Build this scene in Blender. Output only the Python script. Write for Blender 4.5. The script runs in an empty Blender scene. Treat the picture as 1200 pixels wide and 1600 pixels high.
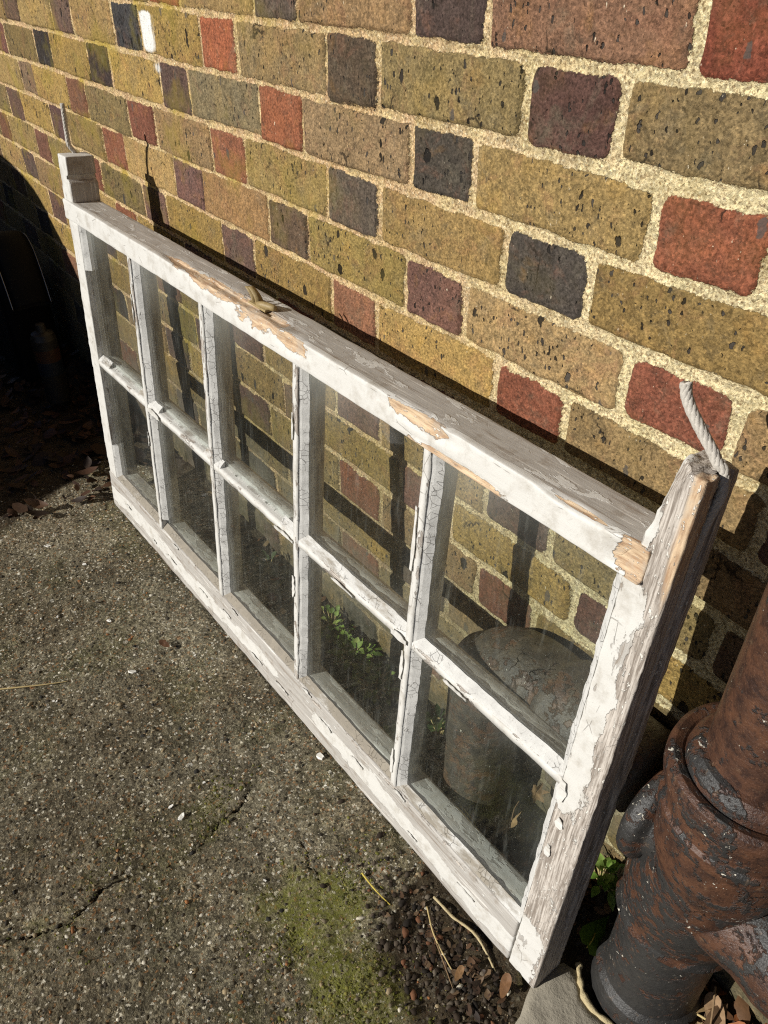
import bpy, bmesh, math, random
import numpy as np
from mathutils import Vector, Matrix, Euler

random.seed(7)
rng = np.random.default_rng(11)
S = bpy.context.scene
C = S.collection

# ------------------------------------------------------------------ camera, sky, sun, exposure
cam_d = bpy.data.cameras.new("camera")
cam = bpy.data.objects.new("camera", cam_d)
C.objects.link(cam)
cam.location = (1.19289537, -0.60240039, 0.12343677)
cam.rotation_euler = Euler((0.937264584, -0.00765441606, 0.922206178), 'XYZ')
cam_d.sensor_fit = 'HORIZONTAL'
cam_d.sensor_width = 36.0
cam_d.lens = 1216.512 / 1200 * 36.0
cam_d.clip_start = 0.02
cam_d.clip_end = 400
S.camera = cam

LIGHT = Vector((0.257, 1.0, -0.466)).normalized()      # the way the sunlight travels
world = bpy.data.worlds.new("World")
S.world = world
world.use_nodes = True
wn = world.node_tree
sky = wn.nodes.new('ShaderNodeTexSky')
sky.sky_type = 'NISHITA'
sky.sun_disc = False
sky.sun_elevation = math.radians(24.3)
sky.sun_rotation = math.radians(194.4)
sky.air_density = 0.35
sky.dust_density = 0.3
bg = wn.nodes['Background']
bg.inputs['Strength'].default_value = 0.05
wn.links.new(sky.outputs[0], bg.inputs[0])

sun_d = bpy.data.lights.new("sun", 'SUN')
sun_d.energy = 5.0
sun_d.angle = math.radians(0.5)
sun_d.color = (1.0, 0.965, 0.90)
sun = bpy.data.objects.new("sun", sun_d)
C.objects.link(sun)
sun.rotation_euler = LIGHT.to_track_quat('-Z', 'Y').to_euler()

S.view_settings.view_transform = 'Standard'
S.view_settings.look = 'None'
S.view_settings.gamma = 1.0
S.view_settings.exposure = 0.1
S.cycles.transparent_max_bounces = 24
S.cycles.max_bounces = 8
S.cycles.use_denoising = False
S.cycles.filter_width = 1.15

# ------------------------------------------------------------------ helpers: tags, meshes, noise, nodes
def tag(o, label=None, cat=None, group=None, kind=None):
    if label: o['label'] = label
    if cat: o['category'] = cat
    if group: o['group'] = group
    if kind: o['kind'] = kind
    return o

def link(name, me, mat=None, parent=None, mats=None):
    o = bpy.data.objects.new(name, me)
    C.objects.link(o)
    if mats:
        for m in mats: me.materials.append(m)
    elif mat: me.materials.append(mat)
    if parent: o.parent = parent
    return o

def empty(name, loc=(0, 0, 0), label=None, cat=None, group=None):
    o = bpy.data.objects.new(name, None)
    C.objects.link(o)
    o.location = loc
    o.empty_display_size = 0.05
    return tag(o, label, cat, group)

def mesh_np(name, V, F, attrs=None, smooth=True):
    V = np.asarray(V, dtype=np.float32); F = np.asarray(F, dtype=np.int32)
    k = F.shape[1]
    me = bpy.data.meshes.new(name)
    me.vertices.add(len(V)); me.vertices.foreach_set('co', V.ravel())
    me.loops.add(F.size); me.loops.foreach_set('vertex_index', F.ravel())
    me.polygons.add(len(F)); me.polygons.foreach_set('loop_start', np.arange(0, F.size, k, dtype=np.int32))
    if attrs:
        for n, a in attrs.items():
            a = np.asarray(a, dtype=np.float32)
            if a.ndim == 1:
                at = me.attributes.new(n, 'FLOAT', 'POINT'); at.data.foreach_set('value', a)
            else:
                at = me.attributes.new(n, 'FLOAT_COLOR', 'POINT')
                if a.shape[1] == 3: a = np.concatenate([a, np.ones((len(a), 1), np.float32)], 1)
                at.data.foreach_set('color', a.ravel())
    me.update(calc_edges=True)
    me.validate()
    if smooth: me.polygons.foreach_set('use_smooth', np.ones(len(me.polygons), dtype=bool))
    return me

class MB:
    """collects polygons and per-vertex attributes for ONE mesh"""
    def __init__(s): s.v = []; s.f = []; s.n = 0; s.at = {}
    def add(s, V, F, **at):
        V = np.asarray(V, float)
        s.v.append(V)
        for f in F: s.f.append(tuple(int(i) + s.n for i in f))
        for k, a in at.items():
            a = np.asarray(a, float)
            if a.ndim == 0: a = np.full(len(V), float(a))
            if a.ndim == 1 and len(a) == 3 and len(V) != 3: a = np.tile(a, (len(V), 1))
            s.at.setdefault(k, []).append(a)
        s.n += len(V)
    def mesh(s, name, smooth=True):
        me = bpy.data.meshes.new(name)
        V = np.concatenate(s.v)
        me.from_pydata(V.tolist(), [], s.f)
        for n, l in s.at.items():
            a = np.concatenate(l).astype(np.float32)
            if a.ndim == 1:
                me.attributes.new(n, 'FLOAT', 'POINT').data.foreach_set('value', a)
            else:
                a = np.concatenate([a, np.ones((len(a), 1), np.float32)], 1)
                me.attributes.new(n, 'FLOAT_COLOR', 'POINT').data.foreach_set('color', a.ravel())
        me.update()
        if smooth: me.polygons.foreach_set('use_smooth', np.ones(len(me.polygons), dtype=bool))
        return me

def _h(i, j, k, s):
    n = (i * 374761393 + j * 668265263 + k * 2147483647 % 1000003 * 97 + s * 144665) & 0xffffffff
    n = ((n ^ (n >> 13)) * 1274126177) & 0xffffffff
    n = (n ^ (n >> 16)) & 0xffffffff
    n = (n * 2246822519) & 0xffffffff
    n = n ^ (n >> 15)
    return (n & 0xffff) / 65535.0

def noise2(x, y, s=0):
    x = np.asarray(x, float); y = np.asarray(y, float)
    i = np.floor(x).astype(np.int64); j = np.floor(y).astype(np.int64)
    u = x - i; v = y - j
    u = u * u * (3 - 2 * u); v = v * v * (3 - 2 * v)
    a = _h(i, j, 0, s); b = _h(i + 1, j, 0, s); c = _h(i, j + 1, 0, s); d = _h(i + 1, j + 1, 0, s)
    return (a * (1 - u) + b * u) * (1 - v) + (c * (1 - u) + d * u) * v

def fbm(x, y, s=0, o=4):
    r = 0; a = .5; t = 0
    for k in range(o):
        r = r + a * noise2(x * 2 ** k + 17.3 * k, y * 2 ** k - 9.1 * k, s + k); t += a; a *= .5
    return r / t

def noise3(P, f, s=0):
    return (noise2(P[:, 0] * f, P[:, 1] * f + 31.7 * P[:, 2] * f * .37, s) + noise2(P[:, 1] * f + 5, P[:, 2] * f, s + 3) + noise2(P[:, 2] * f - 3, P[:, 0] * f, s + 7)) / 3

def sstep(a, b, x):
    t = np.clip((x - a) / (b - a), 0, 1); return t * t * (3 - 2 * t)

def lin(c):
    return tuple(((v / 255) / 12.92 if v / 255 <= .04045 else ((v / 255 + .055) / 1.055) ** 2.4) for v in c)

class NT:
    def __init__(s, name):
        s.mat = bpy.data.materials.new(name); s.mat.use_nodes = True
        s.t = s.mat.node_tree; s.t.nodes.clear()
        s.out = s.t.nodes.new('ShaderNodeOutputMaterial')
    def put(s, sock, v):
        if isinstance(v, bpy.types.NodeSocket): s.t.links.new(v, sock)
        elif v is not None:
            if hasattr(sock.default_value, '__len__') and not hasattr(v, '__len__'): v = [v] * len(sock.default_value)
            if hasattr(v, '__len__') and len(sock.default_value) == 4 and len(v) == 3: v = (*v, 1)
            sock.default_value = v
    def n(s, typ, ins=None, out=0, **props):
        nd = s.t.nodes.new('ShaderNode' + typ)
        for k, v in props.items(): setattr(nd, k, v)
        for k, v in (ins or {}).items(): s.put(nd.inputs[k], v)
        return nd.outputs[out]
    def m(s, op, a, b=None, c=None, clamp=False):
        nd = s.t.nodes.new('ShaderNodeMath'); nd.operation = op; nd.use_clamp = clamp
        for i, v in enumerate((a, b, c)): s.put(nd.inputs[i], v)
        return nd.outputs[0]
    def step(s, x, lo, hi, a=0., b=1.):
        nd = s.t.nodes.new('ShaderNodeMapRange'); nd.interpolation_type = 'SMOOTHSTEP'
        for i, v in enumerate((x, lo, hi, a, b)): s.put(nd.inputs[i], v)
        return nd.outputs[0]
    def mix(s, f, a, b, blend='MIX'):
        nd = s.t.nodes.new('ShaderNodeMix'); nd.data_type = 'RGBA'; nd.blend_type = blend
        s.put(nd.inputs[0], f); s.put(nd.inputs[6], a); s.put(nd.inputs[7], b)
        return nd.outputs[2]
    def attr(s, name, out=2): return s.n('Attribute', out=out, attribute_name=name)
    def pos(s): return s.n('TexCoord', out=3)
    def map(s, v, scale=(1, 1, 1), loc=(0, 0, 0)):
        return s.n('Mapping', {0: v, 1: loc, 3: scale})
    def noise(s, v, sc, det=4, rough=.55, dist=0., out=0):
        return s.n('TexNoise', {'Vector': v, 'Scale': sc, 'Detail': det, 'Roughness': rough, 'Distortion': dist}, out=out)
    def vor(s, v, sc, out=0, feature='F1', rnd=1.):
        return s.n('TexVoronoi', {'Vector': v, 'Scale': sc, 'Randomness': rnd}, out=out, feature=feature)
    def ramp(s, f, stops):
        nd = s.t.nodes.new('ShaderNodeValToRGB'); e = nd.color_ramp.elements
        while len(e) < len(stops): e.new(.5)
        for i, (p, c) in enumerate(stops): e[i].position = p; e[i].color = (*c, 1)
        s.put(nd.inputs[0], f); return nd.outputs[0]
    def grain(s, v, sc, lo, hi, wob=None):
        """one random brightness per grain"""
        q = s.n('SeparateColor', {0: s.vor(v, sc, 1)})
        m = s.m('MULTIPLY_ADD', q, hi - lo, lo)
        return s.n('CombineXYZ', {0: m, 1: m, 2: m}), q
    def bump(s, h, dist, strength=1., nrm=None):
        i = {'Height': h, 'Distance': dist, 'Strength': strength}
        if nrm is not None: i['Normal'] = nrm
        return s.n('Bump', i)
    def bsdf(s, col, rough=.8, nrm=None, spec=.3, metal=0.):
        nd = s.t.nodes.new('ShaderNodeBsdfPrincipled')
        s.put(nd.inputs['Base Color'], col); s.put(nd.inputs['Roughness'], rough)
        s.put(nd.inputs['Specular IOR Level'], spec); s.put(nd.inputs['Metallic'], metal)
        if nrm is not None: s.put(nd.inputs['Normal'], nrm)
        return nd.outputs[0]
    def done(s, sh): s.t.links.new(sh, s.out.inputs[0]); return s.mat

# ------------------------------------------------------------------ materials
def mat_wall():
    g = NT("stock brick and sandy mortar")
    P = g.pos()
    sd = g.attr('sd'); bc = g.attr('bcol', 0); rid = g.attr('rid'); wh = g.attr('splash')
    n1 = g.noise(P, 110, 4, .65); n2 = g.noise(P, 420, 3, .6); n0 = g.noise(P, 34, 3, .6)
    e = g.m('ADD', sd, g.m('MULTIPLY_ADD', n1, .0056, -.0028))
    e = g.m('ADD', e, g.m('MULTIPLY_ADD', n2, .0042, -.0021))
    e = g.m('ADD', e, g.m('MULTIPLY_ADD', n0, .0070, -.0035))
    mask = g.step(e, -.0004, .0005)                               # 1 = mortar
    big = g.noise(g.map(P, (1, 1, 1.0)), 22, 4, .6)
    mid = g.noise(P, 95, 5, .65)
    str_ = g.noise(g.map(P, (60, 60, 14)), 3., 4, .6)
    v = g.m('ADD', g.m('MULTIPLY', big, .75), g.m('ADD', g.m('MULTIPLY', mid, .55), g.m('MULTIPLY', str_, .35)))
    v = g.m('ADD', v, .16)
    col = g.mix(1., bc, g.n('CombineXYZ', {0: v, 1: v, 2: v}), 'MULTIPLY')
    pd = g.m('MULTIPLY', g.attr('pitd'), g.step(g.noise(g.map(P, (1, 1, 1), (31, 7, 3)), 8, 3, .6), .34, .62, .25, 1.5))
    wash = g.noise(P, 11, 3, .55, .8)
    col = g.mix(g.step(wash, .40, .28, 0, .5), col, g.mix(1., bc, (.66, .70, .80, 1), 'MULTIPLY'))
    col = g.mix(g.step(wash, .56, .70, 0, .55), col, g.mix(1., bc, (1.32, 1.22, .98, 1), 'MULTIPLY'))
    warmb = g.step(g.noise(g.map(P, (1, 1, 1), (13, 5, 9)), 20, 4, .65, 1.2), .52, .66, 0, .5)
    col = g.mix(warmb, col, g.mix(.45, g.mix(1., bc, (1.05, .88, .95, 1), 'MULTIPLY'), lin((128, 92, 70))))
    greyb = g.step(g.noise(g.map(P, (1, 1, .7), (23, 5, 19)), 16, 5, .7, .6), .54, .66, 0, .55)
    col = g.mix(greyb, col, g.mix(.55, bc, lin((104, 98, 82))))
    blot = g.noise(g.map(P, (1, 1, 1), (11, 2, 5)), 58, 5, .72, .5)
    col = g.mix(g.step(blot, .53, .68, 0, .6), col, g.mix(.5, g.mix(1., bc, (.55, .56, .62, 1), 'MULTIPLY'), lin((62, 58, 48))))
    col = g.mix(g.step(blot, .46, .32, 0, .5), col, g.mix(1., bc, (1.42, 1.34, 1.2, 1), 'MULTIPLY'))
    drag = g.noise(g.map(P, (1, 1, .16), (3, 2, 5)), 170, 4, .7, .3)
    col = g.mix(g.step(drag, .56, .70, 0, .45), col, g.mix(1., bc, (.5, .5, .5, 1), 'MULTIPLY'))
    col = g.mix(g.step(drag, .40, .30, 0, .4), col, g.mix(1., bc, (1.4, 1.38, 1.4, 1), 'MULTIPLY'))
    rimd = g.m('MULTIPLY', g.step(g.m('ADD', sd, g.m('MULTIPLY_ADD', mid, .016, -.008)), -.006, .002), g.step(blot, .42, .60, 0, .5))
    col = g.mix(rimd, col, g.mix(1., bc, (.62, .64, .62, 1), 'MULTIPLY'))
    # burnt grey bloom and ochre patches inside a brick
    gr = g.step(g.noise(P, 30, 3, .6, .6), .56, .74)
    col = g.mix(g.m('MULTIPLY', gr, .42), col, lin((96, 90, 74)))
    oc = g.step(g.noise(g.map(P, (1, 1, 1), (3, 1, 7)), 26, 3, .6, .4), .58, .75)
    col = g.mix(g.m('MULTIPLY', oc, .4), col, g.mix(.5, bc, lin((176, 128, 58))))
    pale = g.step(g.noise(g.map(P, (1, 1, .35), (9, 2, 3)), 60, 4, .7, .8), .68, .8)
    col = g.mix(g.m('MULTIPLY', pale, .3), col, lin((190, 178, 150)))
    # speckle
    sp = g.noise(P, 330, 3, .7)
    col = g.mix(g.step(sp, .54, .66, 0, .65), col, g.mix(1., bc, (.35, .34, .30, 1), 'MULTIPLY'))
    col = g.mix(g.step(sp, .45, .33, 0, .65), col, g.mix(1., bc, (1.7, 1.65, 1.6, 1), 'MULTIPLY'))
    sp2 = g.noise(P, 210, 4, .75)
    col = g.mix(g.step(sp2, .55, .70, 0, .5), col, g.mix(1., bc, (.5, .48, .42, 1), 'MULTIPLY'))
    col = g.mix(g.step(sp2, .44, .30, 0, .4), col, g.mix(1., bc, (1.5, 1.45, 1.4, 1), 'MULTIPLY'))
    gA, qA = g.grain(P, 480, .70, 1.30); gB, qB = g.grain(g.map(P, (1, 1, .7)), 240, .88, 1.12)
    col = g.mix(1., g.mix(1., col, gA, 'MULTIPLY'), gB, 'MULTIPLY')
    # burnt pits, taller than wide, a few large, many small
    Pw = g.n('VectorMath', {0: g.map(P, (1, 1, .55)), 1: g.n('VectorMath', {0: g.noise(P, 160, 2, .5, 0, 1), 1: (.006, .006, .006)}, operation='MULTIPLY')}, operation='ADD')
    d1 = g.vor(Pw, 62); c1 = g.n('SeparateColor', {0: g.vor(Pw, 62, 1)})
    p1 = g.step(g.m('SUBTRACT', d1, g.m('MULTIPLY', g.m('MULTIPLY', g.m('POWER', c1, 5.), .40), g.step(pd, .05, .7))), .02, -.03)
    d2 = g.vor(Pw, 190); c2 = g.n('SeparateColor', {0: g.vor(Pw, 190, 1)})
    p2 = g.step(g.m('SUBTRACT', d2, g.m('MULTIPLY', g.m('MULTIPLY', g.m('POWER', c2, 2.2), .40), g.step(pd, .0, .6))), .03, -.04)
    pit = g.m('MAXIMUM', p1, p2)
    pcol = g.mix(g.n('SeparateColor', {0: g.vor(Pw, 62, 1)}, out=1), lin((16, 14, 12)), lin((70, 66, 62)))
    col = g.mix(g.m('MULTIPLY', pit, .93), col, pcol)
    # grey stones in the clay, lime flecks, hairline cracks
    d3 = g.vor(g.map(Pw, (1, 1, 1), (4, 2, 1)), 44); c3 = g.vor(g.map(Pw, (1, 1, 1), (4, 2, 1)), 44, 1)
    st3 = g.step(g.m('SUBTRACT', d3, g.m('MULTIPLY', g.m('POWER', g.n('SeparateColor', {0: c3}), 6.), .26)), .02, -.02)
    col = g.mix(g.m('MULTIPLY', st3, .8), col, lin((78, 74, 70)))
    lf = g.m('MULTIPLY', g.step(g.noise(g.map(P, (1, 1, .5), (2, 9, 4)), 230, 3, .7), .70, .74), .8)
    col = g.mix(lf, col, lin((214, 202, 176)))
    ck = g.m('MULTIPLY', g.step(g.vor(Pw, 17, feature='DISTANCE_TO_EDGE'), .022, .004), g.step(g.noise(P, 13, 3, .6), .58, .64))
    col = g.mix(g.m('MULTIPLY', ck, .8), col, lin((34, 28, 22)))
    # mortar: sand grains
    s1 = g.noise(P, 380, 4, .8); s2 = g.noise(P, 30, 4, .6); s3 = g.vor(P, 520, 1)
    mc = g.mix(g.step(s2, .35, .65), lin((198, 164, 124)), lin((204, 180, 130)))
    side = g.m('MULTIPLY', g.step(g.n('SeparateXYZ', {0: P}), .35, .9), .75)
    mc = g.mix(side, mc, lin((222, 210, 166)))
    mc = g.mix(g.step(g.noise(g.map(P, (1, 1, 1), (6, 1, 2)), 17, 5, .7), .52, .68, 0, .55), mc, lin((146, 126, 92)))
    mc = g.mix(g.step(s1, .52, .68, 0, .8), mc, lin((238, 228, 196)))
    mc = g.mix(g.step(s1, .48, .34, 0, .8), mc, lin((128, 102, 66)))
    sg = g.noise(P, 600, 2, .6)
    mc = g.mix(g.step(sg, .60, .7, 0, .6), mc, lin((84, 68, 46)))
    mc = g.mix(g.m('MULTIPLY', g.step(g.n('SeparateColor', {0: s3}), .8, .95), .6), mc, lin((112, 84, 56)))
    gM, qM = g.grain(P, 360, .66, 1.38)
    mc = g.mix(1., mc, gM, 'MULTIPLY')
    moss = g.step(g.noise(g.map(P, (1, 1, 1), (4, 4, 1)), 9, 4, .6), .5, .66)
    lowl = g.step(g.n('SeparateXYZ', {0: P}), .62, -.3)
    ms = g.m('MULTIPLY', moss, g.m('MULTIPLY_ADD', lowl, .6, .12))
    mc = g.mix(ms, mc, lin((176, 152, 52)))
    col = g.mix(g.m('MULTIPLY', ms, .5), col, lin((136, 122, 40)))
    base = g.mix(mask, col, mc)
    # dirty cement-smeared courses near the ground
    z = g.n('SeparateXYZ', {0: P}, out=2)
    low = g.m('MULTIPLY', g.step(z, -.5, -.8), g.step(g.noise(P, 12, 4, .6), .3, .55))
    base = g.mix(g.m('MULTIPLY', low, .7), base, g.mix(mid, lin((74, 70, 58)), lin((120, 114, 98))))
    alg = g.m('MULTIPLY', g.step(z, -.78, -.93), g.step(g.noise(P, 40, 4, .7), .35, .6))
    base = g.mix(g.m('MULTIPLY', alg, .6), base, lin((46, 48, 26)))
    wst = g.noise(g.map(P, (1, 1, .2), (2, 2, 2)), 160, 4, .7)
    base = g.mix(g.m('MULTIPLY', g.step(g.m('ADD', wh, g.m('MULTIPLY_ADD', wst, 1.1, -.55)), .25, .7), .92), base, lin((226, 226, 222)))
    inv = g.m('SUBTRACT', 1., mask)
    hb = g.m('ADD', g.m('MULTIPLY', inv, .7), g.m('MULTIPLY', g.m('MULTIPLY', pit, -1.6), inv))
    hb = g.m('ADD', hb, g.m('MULTIPLY', mid, .8))
    hb = g.m('ADD', hb, g.m('MULTIPLY', g.m('MULTIPLY', qM, mask), .45))
    hb = g.m('ADD', hb, g.m('MULTIPLY', g.m('MULTIPLY', qB, inv), .22))
    hb = g.m('ADD', hb, g.m('MULTIPLY', g.m('MULTIPLY', sp2, inv), g.m('MULTIPLY_ADD', pd, .7, .35)))
    hb = g.m('ADD', hb, g.m('MULTIPLY', g.m('MULTIPLY_ADD', mask, .9, .14), s1))
    return g.done(g.bsdf(base, .9, g.bump(hb, .0021, 1.), .15))

def mat_wood(axis, name, seed=0.):
    """flaking white paint over grey primer over weathered wood; grain runs along `axis`"""
    g = NT(name)
    P = g.map(g.pos(), (1, 1, 1), (seed, seed * .7, seed * 1.3))
    st = (.42, 1, 1) if axis == 'x' else (1, 1, .42)
    gr = (.05, 1, 1) if axis == 'x' else (1, 1, .05)
    ps = g.map(P, st); pg = g.map(P, gr)
    bare = g.attr('bare'); prim = g.attr('prim'); warm = g.attr('warm')
    a = g.noise(ps, 55, 5, .6, .3); b = g.noise(ps, 170, 4, .6)
    nz = g.m('ADD', g.m('MULTIPLY', a, .72), g.m('MULTIPLY', b, .28))
    woodm = g.step(g.m('ADD', nz, bare), .648, .668)
    a2 = g.noise(g.map(ps, (1, 1, 1), (7, 3, 5)), 48, 5, .62, .3)
    primm = g.step(g.m('ADD', a2, prim), .66, .69)
    grain = g.noise(pg, 420, 4, .65); grain2 = g.noise(pg, 110, 3, .6)
    dirt = g.noise(P, 38, 5, .65)
    fine = g.noise(P, 620, 3, .7)
    white = g.mix(g.step(dirt, .46, .72, 0, .6), lin((205, 203, 197)), lin((164, 157, 145)))
    pr = g.mix(grain, lin((136, 131, 124)), lin((200, 196, 189)))
    pr = g.mix(g.step(dirt, .52, .7, 0, .5), pr, lin((130, 116, 100)))
    wg = g.mix(g.step(grain, .36, .66), lin((128, 118, 108)), lin((196, 188, 178)))
    ww = g.mix(g.step(g.noise(g.map(P, (.12, 1, 1) if axis == 'x' else (1, 1, .12)), 260, 4, .6), .32, .68), lin((160, 130, 102)), lin((210, 186, 154)))
    ww = g.mix(g.step(grain2, .56, .76, 0, .6), ww, lin((164, 122, 92)))
    ww = g.mix(g.step(g.noise(P, 34, 4, .65), .50, .66, 0, .6), ww, lin((178, 166, 150)))
    wood = g.mix(g.step(g.m('ADD', warm, g.m('MULTIPLY_ADD', grain2, .6, -.3)), .35, .65), wg, ww)
    scr = g.noise(pg, 150, 4, .7)
    pr = g.mix(g.step(scr, .54, .68, 0, .7), pr, lin((128, 114, 100)))
    pr = g.mix(g.step(scr, .42, .34, 0, .6), pr, lin((232, 228, 220)))
    col = g.mix(primm, white, pr)
    # hairline cracks across the paint
    cr = g.vor(g.map(ps, (1, 1, 1), (1, 2, 3)), 60, feature='DISTANCE_TO_EDGE')
    crk = g.m('MULTIPLY', g.step(cr, .022, .008), g.step(g.noise(P, 24, 3, .6), .56, .64))
    col = g.mix(g.m('MULTIPLY', crk, .45), col, lin((110, 100, 88)))
    # darker brown rim along the edges of the paint
    rim = g.m('MULTIPLY', g.step(g.m('ADD', nz, bare), .630, .655), g.m('SUBTRACT', 1., woodm))
    col = g.mix(g.m('MULTIPLY', rim, .5), col, lin((104, 92, 76)))
    flick = g.m('MULTIPLY', woodm, g.step(g.noise(ps, 260, 3, .6), .62, .66))
    col = g.mix(woodm, col, wood)
    col = g.mix(g.m('MULTIPLY', flick, .8), col, lin((226, 222, 212)))
    col = g.mix(g.step(fine, .62, .74, 0, .35), col, lin((90, 80, 68)))
    h = g.m('MULTIPLY', g.m('SUBTRACT', 1., woodm), 1.)
    h = g.m('ADD', h, g.m('MULTIPLY', g.m('SUBTRACT', 1., primm), .45))
    h = g.m('ADD', h, g.m('MULTIPLY', flick, .8))
    h = g.m('SUBTRACT', h, g.m('MULTIPLY', crk, .4))
    h = g.m('ADD', h, g.m('MULTIPLY', g.m('MULTIPLY', grain, woodm), .35))
    h = g.m('ADD', h, g.m('MULTIPLY', fine, .22))
    h = g.m('ADD', h, g.m('MULTIPLY', grain, .18))
    return g.done(g.bsdf(col, g.mix(woodm, (.5,) * 3, (.85,) * 3), g.bump(h, .0011, 1.), .3))

def mat_putty():
    g = NT("cracked grey-white putty")
    P = g.pos()
    n = g.noise(P, 60, 5, .65); f = g.noise(P, 500, 3, .7)
    col = g.mix(n, lin((214, 213, 208)), lin((168, 166, 162)))
    cr = g.vor(P, 95, feature='DISTANCE_TO_EDGE')
    crk = g.m('MULTIPLY', g.step(cr, .032, .006), g.step(g.noise(P, 30, 3, .6), .49, .58))
    col = g.mix(g.m('MULTIPLY', crk, .55), col, lin((104, 98, 92)))
    col = g.mix(g.step(f, .58, .72, 0, .5), col, lin((120, 112, 100)))
    dirt = g.attr('dirt')
    col = g.mix(g.step(g.m('ADD', g.m('MULTIPLY', dirt, .75), g.noise(g.map(P, (.3, 1, 1)), 40, 5, .7)), .66, .86, 0, .85), col, g.mix(n, lin((84, 74, 60)), lin((158, 148, 130))))
    h = g.m('SUBTRACT', g.m('ADD', n, g.m('MULTIPLY', f, .25)), crk)
    return g.done(g.bsdf(col, .8, g.bump(h, .0011, .9), .2))

def mat_glass():
    g = NT("dusty window glass")
    P = g.pos()
    fac = g.n('LayerWeight', {0: .5}, out=1)
    F = g.m('MULTIPLY_ADD', g.m('POWER', fac, 5.), .9, .035)
    film = g.attr('film')
    n = g.noise(g.map(P, (1, 1, .35)), 16, 5, .6, .5)
    st = g.noise(g.map(P, (1, 1, .12), (5, 1, 2)), 130, 3, .6)
    spk = g.m('MULTIPLY', g.step(g.vor(P, 210), .12, .03), g.step(g.n('SeparateColor', {0: g.vor(P, 210, 1)}), .8, .9))
    d = g.m('ADD', g.m('MULTIPLY', g.step(n, .45, .8), .02), g.m('MULTIPLY', g.step(st, .55, .74), .035))
    d = g.m('ADD', g.m('MULTIPLY', film, g.m('MULTIPLY_ADD', n, .8, .6)), d)
    d = g.m('ADD', g.m('ADD', d, g.m('MULTIPLY', spk, .35)), .003, clamp=True)
    wav = g.noise(P, 9, 2, .5)
    nrm = g.bump(wav, .0006, .5)
    tr = g.n('BsdfTransparent', {0: (.93, .95, .94)})
    gl = g.n('BsdfGlossy', {0: (1, 1, 1), 'Roughness': .02, 'Normal': nrm})
    df = g.n('BsdfDiffuse', {0: lin((206, 208, 200))})
    sh = g.n('MixShader', {0: d, 1: tr, 2: df})
    sh = g.n('MixShader', {0: F, 1: sh, 2: gl})
    return g.done(sh)

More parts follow.
